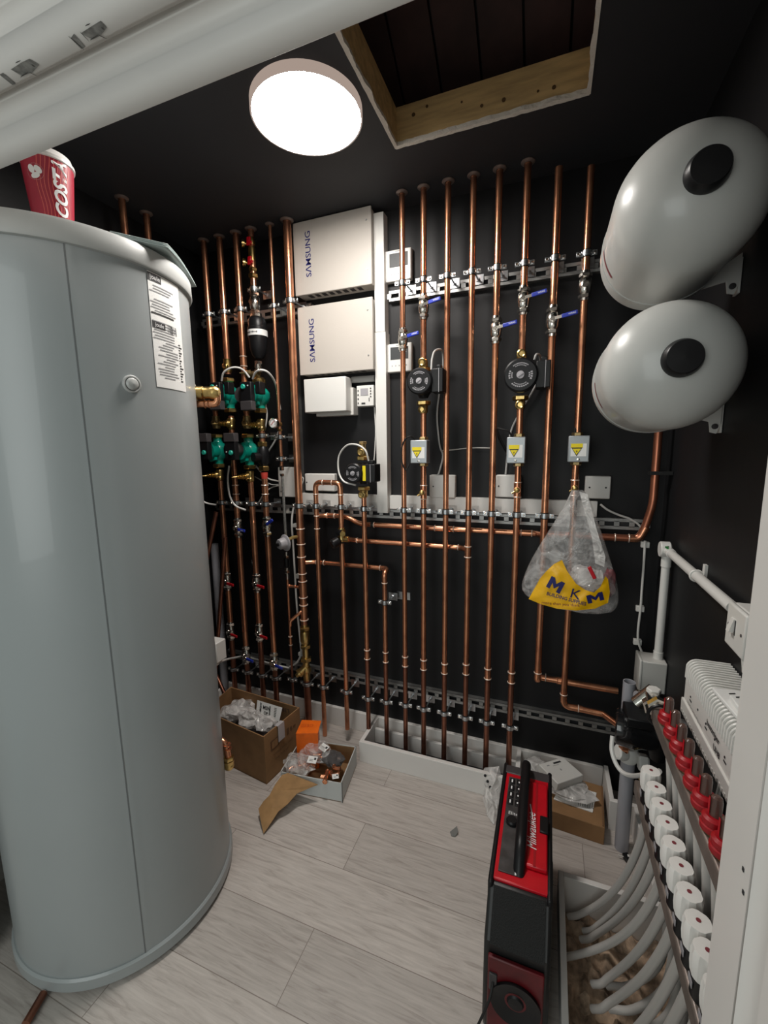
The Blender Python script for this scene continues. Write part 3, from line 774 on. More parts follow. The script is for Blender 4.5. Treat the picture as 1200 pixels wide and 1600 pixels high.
# grey switch boxes (zone valves)
def switch_box(i, px0, px1, py0, py1, label):
    a, b = at(px0, py0, 1.655), at(px1, py1, 1.655)
    t = thing('zone_switch_box', label, 'control box', ((a.x+b.x)/2, PY, b.z), 'grey switch boxes with yellow warning labels')
    mk('housing', G().box((a.x, 1.655, b.z), (b.x, 1.705, a.z)), 'grey_steel', t, bevel=.003)
    w_ = b.x-a.x; h = a.z-b.z
    s1 = mk('white_sticker', G().box((a.x+w_*.12, 1.6543, b.z+h*.22), (b.x-w_*.14, 1.6552, b.z+h*.70)), 'tape', t)
    mk('yellow_panel', G().box((a.x+w_*.12, 1.6538, b.z+h*.54), (b.x-w_*.32, 1.6545, b.z+h*.70)), 'yellow', s1)
    cx = a.x+w_*.40; cz = b.z+h*.41
    tr = w_*.26
    mk('warning_triangle', G().poly([(cx-tr, 1.6541, cz+tr*.75), (cx, 1.6541, cz-tr*.95), (cx+tr, 1.6541, cz+tr*.75)], (0, -.0004, 0)), 'ink', s1)
    q = tr*.78
    mk('triangle_fill', G().poly([(cx-q, 1.6534, cz+q*.68), (cx, 1.6534, cz-q*.85), (cx+q, 1.6534, cz+q*.68)], (0, -.0004, 0)), 'yellow', s1)
    f = q*.42
    mk('lightning_mark', G().poly([(cx+f*.3, 1.6526, cz+f), (cx-f*.5, 1.6526, cz-f*.1), (cx, 1.6526, cz-f*.1), (cx-f*.3, 1.6526, cz-f*1.2), (cx+f*.5, 1.6526, cz+f*.2), (cx, 1.6526, cz+f*.2)]), 'ink', s1)
    mk('screw', G().lathe([(.0045, 0), (.0045, .002), (0, .003)], ((a.x+b.x)/2, 1.655, b.z+h*.10), -Y3, 12), 'nickel', t)
    for zz, s_ in ((a.z, 1), (b.z, -1)):
        mk('pipe_union', G().nut((RX[i], PY, zz+s_*.006), Z3, .019, .014), 'brass_dull', t)
switch_box(1, 641, 667, 688, 724, 'left grey switch box with yellow warning sticker')
switch_box(5, 792, 820, 683, 724, 'middle grey switch box with yellow warning sticker below the right pump')
switch_box(7, 889, 920, 681, 722, 'right grey switch box with yellow warning sticker above the hanging bag')

# black circulation pumps
def text_arc(g, c, U, V, N, rad, a0, a1, n, h):
    for k in range(n):
        a = a0+(a1-a0)*k/n; b = a0+(a1-a0)*(k+.7)/n
        q = [c+(U*math.cos(t)+V*math.sin(t))*rr_+N*.0008 for t, rr_ in ((a, rad), (b, rad), (b, rad-h), (a, rad-h))]
        g.bm.faces.new([g.bm.verts.new(p) for p in q])
def black_pump(label, x, zc, hx, hr, yh, term_dx, term_w, term_h, ub, lb, sticker=None):
    """volute on the pipe at (x,PY), motor head towards the room centred on (hx,yh,zc)"""
    t = thing('circulation_pump', label, 'pump', (x, PY, lb), 'black circulation pumps')
    mk('volute', G().lathe([(.018, lb-zc+.02), (.022, lb-zc+.03), (.042, -.02), (.045, 0), (.042, .02), (.022, ub-zc-.03), (.018, ub-zc-.02)], (x, PY, zc), Z3, 24).cyl((x, PY, zc), (hx, yh+.05, zc), .040, n=28), 'black_plastic', t)
    hd = mk('motor_head', G().lathe([(hr*.90, 0), (hr, .004), (hr*.99, .035), (hr*.90, .055), (hr*.75, .075), (hr*.75, .095)], (hx, yh, zc), Y3, 40), 'black_plastic', t)
    g = G(); c = Vector((hx, yh, zc))
    mk('name_plate', G().lathe([(hr*.82, -.0012), (hr*.82, .001)], c, Y3, 40), 'black_plastic', hd)
    c = c-Y3*.0015
    for rad, a0, a1, n, h in ((.72, .9, 2.3, 12, .07), (.60, 1.0, 2.2, 7, .05), (.72, 3.9, 5.5, 9, .08), (.58, 4.0, 5.4, 16, .05), (.70, 2.7, 3.5, 4, .10), (.55, 2.8, 3.5, 5, .08), (.70, -.45, .35, 4, .12), (.55, -.3, .3, 3, .08)):
        text_arc(g, c, X3, Z3, -Y3, hr*rad, a0, a1, n, hr*h)
    mk('dial_print', g, 'label_silver', hd)
    mk('speed_knob', G().lathe([(hr*.24, 0), (hr*.22, .004), (0, .005)], c, -Y3, 20).obox(c-Y3*.005, X3+Z3*.7, Y3, (X3*.7-Z3), hr*.34, .003, hr*.07), 'label_silver', hd)
    g = G().box((hx+term_dx, yh+.012, zc-term_h/2), (hx+term_dx+term_w, yh+.075, zc+term_h/2)); g.box((hx+term_dx+term_w*.3, yh+.03, zc+term_h/2), (hx+term_dx+term_w*.75, yh+.055, zc+term_h/2+.016))
    tb = mk('terminal_box', g, 'black_plastic', t, bevel=.003)
    mk('box_seam', G().box((hx+term_dx+term_w*.62, yh+.0115, zc-term_h/2), (hx+term_dx+term_w*.66, yh+.013, zc+term_h/2)), 'label_silver', tb)
    if sticker: mk('yellow_sticker', G().box((hx+term_dx+.004, yh+.0108, zc-term_h*.42), (hx+term_dx+.018, yh+.0122, zc+term_h*.42)), 'yellow', tb)
    for zz, s_ in ((ub, 1), (lb, -1)):
        u = mk('union', G().nut((x, PY, zz), Z3, .029, .018).lathe([(.016, 0), (.018, .006), (.018, .026), (.014, .034)], (x, PY, zz+s_*.006), Z3*s_, 18), 'brass', t)
        mk('valve_screw', G().lathe([(.015, .012), (.016, .014), (.016, .022), (.012, .024), (.008, .022), (.008, .020), (0, .020)], (x, PY-.005, zz+s_*.026), -Y3, 18), 'brass', u)
    return t
hp = at(658, 601, 1.60); 
black_pump('black pump on the second pipe beside the white thermostats', RX[1], zr(1, 600), RX[1]+.006, .050, 1.615, .045, .045, .088, zr(1, 578), zr(1, 630))
black_pump('black pump on the sixth pipe above the middle grey switch box', RX[5], zr(5, 592), RX[5]+.004, .058, 1.605, .050, .048, .092, zr(5, 566), zr(5, 622))

# ------------------------------------------------------------------ left and middle pipes
LX = [-1.54, -1.448, -1.354, -1.272]; LR = .0138
LN = ['first', 'second', 'third', 'fourth']
def zl(i, py): return zx(LX[i], py)
lcuts = [[(zl(0, 740), zl(0, 668))], [(zl(1, 650), zl(1, 585))], [(zl(2, 738), zl(2, 662))], [(zl(3, 660), zl(3, 452)), (zl(3, 742), zl(3, 690))]]
lval = {0: [(907, 'red'), (985, 'red')], 1: [(824, 'blue'), (1022, 'blue')], 2: [(910, 'red'), (987, 'red')], 3: [(822, 'blue'), (1032, 'blue')]}
for i in range(4):
    cuts = list(lcuts[i]); vz = []
    for py, col in lval[i]:
        z = zl(i, py); cuts.append((z-.03, z+.03)); vz.append((z, col))
    cups = {2: [zl(2, 565)], 0: [], 1: [zl(1, 765)], 3: [zl(3, 765)]}[i]
    low = min(v[0] for v in vz)
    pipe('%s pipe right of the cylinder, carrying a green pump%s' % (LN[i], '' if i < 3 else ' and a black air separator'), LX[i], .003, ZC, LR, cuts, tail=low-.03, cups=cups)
    for k, (z, col) in enumerate(vz):
        valve(LX[i], z, LR*.9, col, 'ball valve with %s lever, %s on the %s pipe right of the cylinder' % (col, 'higher' if k == 0 else 'lower', LN[i]), 'ball valves on the pump pipes', tilt=(.55 if (i == 3 and k == 0) else (-.05 if col == 'red' else -.08)), text=(i == 1 and k == 0))
    for zc, rn in ((2.066, 'upper'), (1.163, 'middle'), (.258, 'lowest')):
        if i == 3 and rn == 'upper': zc = zx(LX[3], 452)
        clip(LX[i], zc, LR, 'zinc clip on the %s rail holding the %s pipe right of the cylinder' % (rn, LN[i]), 'pipe clips on the mounting rails')

def green_pump(label, x, ztop, zbot, head_px, head_py, up):
    t = thing('circulation_pump', label, 'pump', (x, PY, zbot), 'green circulation pumps')
    zc = (ztop+zbot)/2; h = (ztop-zbot)/2
    g = G().lathe([(.021, -h), (.021, -h*.72), (.026, -h*.60), (.040, -h*.38), (.046, -h*.1), (.045, h*.25), (.034, h*.5), (.024, h*.62), (.021, h*.74), (.021, h)], (x, PY, zc), Z3, 20)
    g.cyl((x, PY, zc), (x, PY-.070, zc), .038, n=20)
    g.obox((x+.012, PY-.046, zc+.02), X3, Y3, Z3+X3*.4, .03, .02, .05).obox((x+.008, PY-.046, zc-.03), X3+Z3*.3, Y3, Z3, .035, .018, .035)
    mk('volute', g, 'green_iron', t)
    hd = at(head_px, head_py, 1.55)
    g = G().lathe([(.034, 0), (.036, .006), (.036, .035), (.030, .045), (.030, .06)], (x-.002, 1.568, hd.z*.4+zc*.6), Y3, 32)
    mh = mk('motor', g, 'dark_grey', t)
    hw, hh = .029, .060
    s_ = -1 if up else 1
    cb = mk('control_head', G().box((hd.x-hw, 1.545, hd.z-hh), (hd.x+hw, 1.572, hd.z+hh)), 'black_plastic', t, bevel=.004)
    za, zb = (hd.z-hh*1.005, hd.z-hh*.34) if up else (hd.z+hh*.34, hd.z+hh*1.005)
    mk('grey_cover', G().box((hd.x-hw-.001, 1.542, za), (hd.x+hw+.001, 1.573, zb)), 'dark_grey', cb, bevel=.003)
    dz = hd.z+(hh*.66 if up else -hh*.45)
    mk('green_dial', G().lathe([(.011, 0), (.011, .004), (.0085, .007), (0, .007)], (hd.x-(.010 if up else -.006), 1.545, dz), -Y3, 20), 'green_dial', cb)
    mk('indicator', G().lathe([(.003, 0), (.003, .001), (0, .001)], (hd.x+.014*(1 if up else -1.4), 1.545, dz+.004), -Y3, 8), 'white_ink', cb)
    for zz, sg in ((ztop, 1), (zbot, -1)):
        mk('union_nut', G().nut((x, PY, zz+sg*.005), Z3, .031, .020), 'brass', t)
    if up: mk('cable_plug', G().box((hd.x+hw+.002, 1.57, hd.z+.01), (hd.x+hw+.028, 1.61, hd.z+.062)), 'black_plastic', t, bevel=.003)
def drain(label, x, z, r=LR, spike=True):
    t = thing('drain_valve', label, 'valve', (x, PY, z-.03), 'brass drain valves under the green pumps')
    mk('body', G().lathe([(r+.003, -.026), (r+.006, -.018), (r+.004, 0), (r+.006, .018), (r+.003, .026)], (x, PY, z), Z3, 16).sphere((x+.004, PY-.006, z-.016), .015), 'brass', t)
    u = Vector((-.55, -.83, -.02)).normalized(); c = Vector((x, PY, z))+u*.012
    mk('hose_tail', G().lathe([(.018, 0), (.018, .012), (.012, .014), (.015, .024), (.010, .026), (.0135, .034), (.009, .036), (.0115, .044), (.007, .046), (.009, .053), (.005, .055), (.004, .066), (.002, .078)], c, u, 14), 'brass', t)
green_pump('upper green pump with black head, left of the air separator pump', LX[1], zl(1, 596), zl(1, 640), 337, 619, True)
green_pump('upper green pump below the black air separator', LX[3], zl(3, 598), zl(3, 640), 385, 619, True)
green_pump('lower green pump nearest the cylinder', LX[0], zl(0, 683), zl(0, 726), 318, 698, False)
green_pump('lower green pump right of its twin', LX[2], zl(2, 683), zl(2, 728), 360, 698, False)
drain('brass drain valve under the upper left green pump', LX[1], zl(1, 662))
drain('brass drain valve under the upper right green pump', LX[3], zl(3, 664))
drain('brass drain valve under the lower left green pump', LX[0], zl(0, 742))
drain('brass drain valve under the lower right green pump', LX[2], zl(2, 744))
# brass fittings above lower pumps & on pipe two
for (i, py, lb) in ((0, 660, 'dull brass union above the lower left green pump'), (2, 660, 'dull brass union above the lower right green pump'), (1, 572, 'brass isolating fitting above the upper left green pump')):
    t = thing('brass_union', lb, 'fitting', (LX[i], PY, zl(i, py)-.03)); z = zl(i, py)
    mk('body', G().lathe([(LR+.003, -.03), (LR+.006, -.02), (LR+.003, -.008), (LR+.006, .008), (LR+.003, .024), (LR+.005, .03)], (LX[i], PY, z), Z3, 18), 'brass' if i == 1 else 'brass_dull', t)
    mk('screw_port', G().lathe([(.013, .008), (.014, .024), (.010, .027), (0, .026)], (LX[i], PY, z-.004), -Y3+X3*.1, 16), 'brass' if i == 1 else 'brass_dull', t)
# air separator assembly on the fourth pipe
x = LX[3]
t = thing('backflow_valve', 'brass double check valve with two red levers under the ceiling', 'valve', (x, PY, zx(x, 438)))
za, zb = zx(x, 438), zx(x, 372)
mk('body', G().cyl((x, PY, za), (x, PY, zb), .0115, n=18).lathe([(.017, 0), (.018, .01), (.014, .03)], (x, PY, zx(x, 383)), Z3, 18).nut((x, PY, zx(x, 432)), Z3, .022, .02).nut((x, PY, zx(x, 422)), Z3, .019, .016).lathe([(.015, 0), (.016, .05), (.014, .06)], (x, PY, zx(x, 408)), Z3, 16), 'brass', t)
for py in (381, 411):
    z = zx(x, py); u = Vector((-.8, -.6, 0))
    mk('test_port', G().lathe([(.006, .01), (.006, .022), (.016, .024), (.017, .034), (.012, .036), (.009, .033), (0, .033)], (x-.008, PY, z), u, 18), 'brass', t)
    mk('red_tap', G().obox((x-.002, PY-.018, z+.004), X3, Y3, Z3+X3*.15, .017, .010, .034).obox((x+.004, PY-.02, z-.004), X3, Y3, Z3, .024, .008, .012), 'red_plastic', t, bevel=.002)
mk('copper_stub', G().cyl((x, PY, zx(x, 462)), (x, PY, zx(x, 430)), .0125, n=18), 'copper', t)
zq = zx(x, 474)
valve(x, zq, .0130, None, 'nickel valve above the black air separator', 'ball valves on the pump pipes')
t = thing('air_separator', 'black bullet-shaped air separator with white band', 'filter', (x, PY, zx(x, 570)))
z1_, z0_ = zx(x, 498), zx(x, 562); H_ = z1_-z0_
cxs = x+.006
mk('bowl', G().lathe([(.0, 0), (.018, .004), (.030, .020), (.0385, .05), (.041, .09), (.0415, H_*.62)], (cxs, PY, z0_), Z3, 36).lathe([(.0415, 0), (.0415, .008)], (cxs, PY, z0_+H_*.62), Z3, 36), 'black_plastic', t)
mk('cap', G().lathe([(.0425, 0), (.044, .002), (.044, .020), (.040, .022), (.040, .05), (.034, .062), (.018, .066)], (cxs, PY, z0_+H_*.62+.006), Z3, 36), 'black_plastic', t)
mk('white_band', G().lathe([(.0446, 0), (.0446, .026)], (cxs, PY, z0_+H_*.55), Z3, 36, cap=False), 'tape', t)
g = G()
for k in range(10):
    a = R(-130+k*8); p = Vector((cxs+.0451*math.cos(a), PY+.0451*math.sin(a), z0_+H_*.55+.013)); g.obox(p, Vector((-math.sin(a), math.cos(a), 0)), Z3, Vector((math.cos(a), math.sin(a), 0)), .0042, .004+.003*(k % 3 == 0), .0004)
mk('band_print', g, 'ink', t)
mk('top_nut', G().nut((x, PY, zx(x, 493)), Z3, .024, .02).cyl((x, PY, zx(x, 495)), (x, PY, zx(x, 484)), .013), 'nickel', t)
mk('bottom_fitting', G().nut((x+.002, PY, zx(x, 567)), Z3, .018, .016).lathe([(.014, 0), (.017, .01), (.014, .03)], (x, PY, zx(x, 578)), Z3, 18).nut((x, PY, zx(x, 580)), Z3, .021, .012), 'nickel', t)
mk('side_branch', G().cyl((x, PY, zx(x, 584)), (x-.05, PY+.0, zx(x, 584)), .014).lathe([(.016, 0), (.011, .02), (.004, .03), (.002, .05)], (x-.045, PY, zx(x, 582)), Vector((-.8, -.6, 0)), 14), 'brass_dull', t)
mk('lower_collar', G().lathe([(.028, 0), (.030, .004), (.030, .020), (.020, .03)], (x, PY, zx(x, 600)), Z3, 20), 'brass', t)
# mixing valve at foot of fourth pipe
t = thing('mixing_valve', 'black mixing valve with brass nuts below the upper right green pump', 'valve', (x, PY, zx(x, 750)))
zm = zx(x, 712)
mk('body', G().lathe([(.018, -.045), (.026, -.03), (.030, 0), (.026, .03), (.018, .045)], (x, PY, zm), Z3, 20).cyl((x, PY, zm-.006), (x-.02, PY-.05, zm-.006), .022), 'black_plastic', t)
mk('brass_nut', G().nut((x, PY, zx(x, 694)), Z3, .024, .022), 'brass', t); mk('brass_nut', G().nut((x, PY, zx(x, 732)), Z3, .026, .024), 'brass', t)
mk('red_sleeve', G().lathe([(.018, 0), (.016, .02), (.013, .034)], (x, PY, zx(x, 738)), -Z3, 18), mat('red_sleeve', (.65, .07, .05), .4), t)
clip(x, zx(x, 681), LR, 'zinc clip just under the upper right green pump drain', 'pipe clips on the mounting rails')

# M1 big pipe with its tees and rings
MX = -1.084; MR = .0172
zc_ = lambda py: zx(MX, py)
t = pipe('thick copper pipe between the pressure gauge and the beige cabinets', MX, .003, ZC, MR, cuts=[(zc_(1062), zc_(975))], tail=zc_(975))
g = G(); gs = G()
for py in (826, 850, 870, 896, 908, 933, 945, 968): gs.torus((MX, PY, zc_(py)), Z3, MR+.0018, .0025, 20)
g.cyl((MX, PY, zc_(850)), (MX, PY, zc_(824)), MR+.0015).cyl((MX, PY, zc_(896)), (MX, PY, zc_(870)), MR+.0015).cyl((MX, PY, zc_(933)), (MX, PY, zc_(908)), MR+.0015)
cp = mk('tee_fittings', g, 'copper', t); mk('solder_rings', gs, 'solder', cp)
mk('side_outlet', G().tube([(MX, PY, zc_(838)), (MX-.02, PY-.025, zc_(838)), (MX-.05, PY-.05, zc_(842))], .008, 10), 'brass', t)
mk('side_elbow', G().tube(fillet([(MX, PY, zc_(952)), (MX-.012, PY-.02, zc_(956)), (MX-.05, PY-.045, zc_(967)), (MX-.052, PY-.045, zc_(975))], .01), .007, 10), 'copper', t)
mk('pressure_valve', G().cyl((MX, PY, zc_(1062)), (MX, PY, zc_(975)), .0165).nut((MX, PY, zc_(982)), Z3, .026, .018).lathe([(.021, -.03), (.024, -.02), (.024, .02), (.021, .03)], (MX, PY, zc_(995)), Z3, 18).nut((MX, PY, zc_(1010)), Z3, .026, .016).nut((MX, PY, zc_(1030)), Z3, .028, .020).lathe([(.022, 0), (.024, .01), (.020, .03)], (MX, PY, zc_(1050)), Z3, 18), 'brass', t)
u = Vector((-.62, -.45, -.62)).normalized(); c = Vector((MX, PY, zc_(1042)))
mk('strainer', G().lathe([(.019, 0), (.019, .035), (.022, .037), (.022, .048), (.012, .050), (.010, .065), (0, .066)], c, u, 14), 'brass', t)
clip(MX, 2.067, MR, 'zinc clip on the upper rail holding the thick copper pipe', 'pipe clips on the mounting rails')
clip(MX, 1.162, MR, 'zinc clip on the middle rail holding the thick copper pipe', 'pipe clips on the mounting rails')
clip(MX, .264, MR, 'zinc clip on the lowest rail holding the thick copper pipe', 'pipe clips on the mounting rails')

# M5 thin pipe with gauge, flexible hose and small vessel
TX = -1.171; tr_ = .0078
zt_ = lambda py: zx(TX, py)
t = pipe('thin copper pipe with the round pressure gauge', TX, zt_(728), ZC, tr_, cuts=[], cups=[])
mk('gauge_tee', G().nut((TX, PY, zt_(663)), Z3, .013, .016).nut((TX, PY, zt_(672)), Z3, .012, .010), 'brass', t)
clip(TX, 2.058, tr_, 'zinc clip on the upper rail holding the thin pipe', 'pipe clips on the mounting rails')
clip(TX, zt_(683), tr_, 'zinc clip on the thin pipe just below the gauge', 'pipe clips on the mounting rails')
clip(TX, zt_(717), tr_, 'zinc clip on the thin pipe above the hose joint', 'pipe clips on the mounting rails')
gc = at(426, 661, 1.655)
t = thing('pressure_gauge', 'small round white pressure gauge beside the thin copper pipe', 'gauge', (gc.x, gc.y, gc.z-.02))
mk('case', G().lathe([(.020, 0), (.023, .003), (.023, .018), (.018, .022), (.006, .022), (.006, .04)], gc, Y3, 32), 'nickel', t)
mk('dial', G().lathe([(.0195, -.0005), (.0195, .001)], gc, Y3, 32), 'tape', t)
mk('needle', G().obox(gc-Y3*.0012, X3+Z3, Y3, X3-Z3, .024, .001, .002), 'red_plastic', t)
mk('dial_marks', (lambda g: (text_arc(g, gc-Y3*.0006, X3, Z3, -Y3, .017, -.6, 3.8, 18, .003), g)[1])(G()), 'ink', t)
mk('mounting_stem', G().tube([gc+Y3*.03, (TX, PY, gc.z)], .006, 10), 'brass', t)
# hose + vessel + lower thin pipe
V0 = at(441, 850, 1.62)
t = thing('flexible_hose', 'braided silver filling hose above the small round valve', 'hose', (TX, PY, V0.z))
mk('braid', G().tube(catmull([(TX, PY, zt_(742)), (TX+.002, PY, zt_(790)), (TX+.004, PY, zt_(838))]), .0065, 10), mat('steel_braid', (.5, .5, .48), .35, .8, var=.4, vscale=120), t)
mk('ferrule', G().nut((TX, PY, zt_(732)), Z3, .012, .018).nut((TX, PY, zt_(742)), Z3, .010, .012), 'nickel', t)
t = thing('regulator_valve', 'round silver pressure regulator below the flexible hose', 'valve', (V0.x, PY, V0.z-.03))
ax = Vector((-.35, -.92, -.05)).normalized()
mk('bell', G().lathe([(.038, 0), (.040, .003), (.038, .006), (.027, .010), (.025, .034), (.021, .040), (0, .041)], V0+Y3*.03, ax, 32), 'label_silver', t)
mk('knob', G().lathe([(.008, 0), (.008, .008), (0, .009)], V0+Y3*.03+ax*.041, ax, 14), 'black_plastic', t)
mk('stem', G().cyl(V0+Y3*.03, (TX, PY, V0.z), .009), 'brass', t)
X2 = at(450, 920, PY).x
t = thing('filling_valve', 'small black and silver check valves below the round regulator', 'valve', (X2, PY, zx(X2, 910)))
mk('upper_body', G().cyl((TX+.002, PY, zx(TX, 862)), (X2, PY, zx(X2, 905)), .007).nut((TX+.002, PY, zx(TX, 870)), Z3, .012, .014).nut((X2, PY, zx(X2, 893)), Z3, .013, .014), 'nickel', t)
mk('black_body', G().lathe([(.010, 0), (.014, .01), (.014, .04), (.010, .05)], (X2-.001, PY, zx(X2, 887)), Z3, 14), 'black_plastic', t)
mk('lever', G().obox((X2-.012, PY-.02, zx(X2, 888)), X3*.8+Z3*.3, Y3, Z3, .034, .005, .005), 'nickel', t)
t = pipe('thinnest copper pipe dropping from the small check valves', X2, .003, zx(X2, 903), .0062, tail=zx(X2, 1005), collar=False, cups=[zx(X2, 1001)])
mk('cross_link', G().tube([(X2, PY, zx(X2, 915)), (MX, PY, zx(X2, 915)-.002)], .0065, 10).torus((X2+.012, PY, zx(X2, 915)), X3, .0075, .0018).torus((X2+.045, PY, zx(X2, 915)), X3, .0075, .0018), 'copper', t)
clip(X2, .268, tr_, 'zinc clip on the lowest rail holding the thinnest pipe', 'pipe clips on the mounting rails')

# M2 inverted U
UX0, UX1, ur = -.993, -.866, .0112
zu = zx(UX0, 755)
t = thing('copper_pipe', 'copper pipe bent into an upside-down U below the white box', 'pipe', (UX0, PY, .003), 'vertical copper pipes on the back wall')
mk('left_leg', G().cyl((UX0, PY, zu-.05), (UX0, PY, .003), ur, n=18), 'copper', t)
zvr = zx(UX1, 832)
mk('right_leg', G().cyl((UX1, PY, zu-.05), (UX1, PY, zvr+.02), ur, n=18).cyl((UX1, PY, zvr-.05), (UX1, PY, .068), ur, n=18), 'copper', t)
mk('top_bend', G().tube(fillet([(UX0, PY, zu-.055), (UX0, PY, zu+.004), (UX1, PY, zu+.004), (UX1, PY, zu-.055)], .035, 8), ur+.001, 16), 'copper', t)
sr = mk('solder_rings', G().torus((UX0, PY, zu-.05), Z3, ur+.001, .002).torus((UX1, PY, zu-.05), Z3, ur+.001, .002).torus((UX0+.04, PY, zu+.004), X3, ur+.001, .002).torus((UX1-.04, PY, zu+.004), X3, ur+.001, .002).torus((UX0, PY, zx(UX0, 826)), Z3, ur+.001, .002).torus((UX0, PY, zx(UX0, 806)), Z3, ur+.001, .002), 'solder', t)
for xx, nm in ((UX0, 'left'), (UX1, 'right')):
    clip(xx, 1.164, ur, 'zinc clip on the middle rail holding the %s leg of the U-shaped pipe' % nm, 'pipe clips on the mounting rails')
    clip(xx, .265, ur, 'zinc clip on the lowest rail holding the %s leg of the U-shaped pipe' % nm, 'pipe clips on the mounting rails')
t = thing('bypass_valve', 'brass valve with black knob on the right leg of the U pipe', 'valve', (UX1, PY, zvr-.05))
mk('body', G().lathe([(.013, -.03), (.019, -.02), (.017, 0), (.019, .02), (.014, .034)], (UX1, PY, zvr-.012), Z3, 18).cyl((UX1, PY, zvr-.03), (UX1+.035, PY, zvr-.03), .014).cyl((UX1, PY, zvr+.0), (UX1+.02, PY-.03, zvr+.0), .012), 'brass', t)
mk('black_knob', G().lathe([(.018, 0), (.022, .006), (.022, .034), (.017, .040), (0, .041)], (UX1-.008, PY-.016, zvr-.035), Vector((-.5, -.75, -.35)), 20), 'black_plastic', t)
mk('vent_cap', G().lathe([(.014, 0), (.014, .016), (.006, .018), (0, .018)], (UX1+.0, PY-.012, zvr+.004), Vector((-.2, -.95, 0)), 16), 'black_plastic', t)

# M3 pipe with small black pump
BX = -.752
zb_ = lambda py: zx(BX, py)
pipe('copper pipe hanging below the small black pump', BX, .003, zb_(775), .0112, tail=zb_(1028), collar=False, cups=[zb_(1022)])
hx = at(548, 740, 1.615).x
black_pump('small black pump with yellow sticker right of the U pipe', BX, zb_(738), hx+.008, .042, 1.618, .036, .060, .075, zb_(716), zb_(763), sticker=True)
t = thing('air_vent_valve', 'brass stub with vent above the small black pump', 'valve', (BX, PY, zb_(712)))
mk('body', G().cyl((BX, PY, zb_(716)), (BX, PY, zb_(690)), .013, n=18).nut((BX, PY, zb_(692)), Z3, .018, .012), 'brass_dull', t)
mk('screw_port', G().lathe([(.012, .006), (.013, .022), (0, .024)], (BX, PY, zb_(701)), -Y3+X3*-.3, 14), 'brass', t)
clip(BX, 1.160, .0112, 'zinc clip on the middle rail below the small black pump', 'pipe clips on the mounting rails')
clip(BX, .254, .0112, 'zinc clip on the lowest rail under the small black pump', 'pipe clips on the mounting rails')

# M4 horizontal branch that hooks down
hz = .885; HX = -.660
t = thing('copper_pipe', 'copper branch running right from the thick pipe and hooking down', 'pipe', (HX, PY, .003), 'vertical copper pipes on the back wall')
mk('horizontal_run', G().tube(fillet([(MX, 1.705, hz), (MX+.05, 1.738, hz), (HX-.03, 1.738, hz), (HX-.005, 1.735, hz)], .02), .0108, 14), 'copper', t)
mk('elbow', G().tube(fillet([(HX-.03, 1.738, hz), (HX, 1.732, hz), (HX, PY, hz-.012), (HX, PY, hz-.06)], .018), .0122, 14), 'copper', t)
mk('drop', G().cyl((HX, PY, hz-.05), (HX, PY, zx(HX, 1035)), .0110, n=18), 'copper', t)
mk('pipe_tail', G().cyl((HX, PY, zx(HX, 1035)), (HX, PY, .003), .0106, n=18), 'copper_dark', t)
mk('solder_rings', G().torus((HX, PY, hz-.055), Z3, .012, .002).torus((HX-.035, 1.738, hz), X3, .0115, .002).torus((MX+.06, 1.738, hz), X3, .0115, .002).torus((HX, PY, zx(HX, 1019)), Z3, .012, .002).torus((HX, PY, zx(HX, 1034)), Z3, .012, .002).torus((MX+.10, 1.738, hz), X3, .0115, .002), 'solder', t)
clip(HX, .257, .0108, 'zinc clip on the lowest rail holding the hooked pipe', 'pipe clips on the mounting rails')
clip(HX, zx(HX, 941), .0108, 'zinc clip midway down the hooked pipe', 'pipe clips on the mounting rails')
g = G().box((HX+.02, YB-.004, zx(HX, 941)-.018), (HX+.085, YB, zx(HX, 941)+.018))
solo('wall_plate', g, 'zinc', 'small zinc wall plate behind the hooked pipe', 'bracket')

# horizontals behind the vertical pipes
HY = 1.737
t = thing('copper_pipe', 'upper horizontal copper pipe running behind the vertical pipes', 'pipe', (-.4, HY, 1.08), 'horizontal copper pipes on the back wall')
zA, zB = 1.115, 1.083
mk('pipe_length', G().tube(fillet([(UX0, PY, zA), (UX0+.03, HY, zA), (-.86, HY, zA), (-.79, HY, zB), (-.40, HY, zB), (-.05, HY, zB)], .03), .0108, 16), 'copper', t)
g = G()
for xx, zz in ((UX0+.035, zA), (UX0+.075, zA), (-.44, zB), (-.36, zB), (-.09, zB), (-.05, zB), (-.72, zB)): g.torus((xx, HY, zz), X3, .0118, .0022)
mk('solder_rings', g, 'solder', t)
mk('couplings', G().cyl((UX0+.035, HY, zA), (UX0+.075, HY, zA), .0125).cyl((-.44, HY, zB), (-.36, HY, zB), .0125).cyl((-.09, HY, zB), (-.05, HY, zB), .0125), 'copper', t)
mk('end_tee', G().tube([(-.055, HY, zB), (-.03, HY, zB), (-.006, PY+.004, zB)], .0115, 14), 'copper', t)
mk('black_tape', G().cyl((-.735, HY, zB), (-.722, HY, zB), .0118), 'rubber', t)
t = thing('copper_pipe', 'lower horizontal copper pipe from bypass valve to the fourth pipe', 'pipe', (-.5, HY, 1.0), 'horizontal copper pipes on the back wall')
zD = 1.006
mk('pipe_length', G().tube(fillet([(UX1+.03, PY, zvr-.03), (UX1+.05, HY, zD), (-.33, HY, zD), (-.300, PY+.01, zD)], .02), .0108, 16), 'copper', t)
mk('solder_rings', G().torus((UX1+.06, HY, zD), X3, .0118, .0022).torus((UX1+.10, HY, zD), X3, .0118, .0022).torus((-.34, HY, zD), X3, .0118, .0022), 'solder', t)
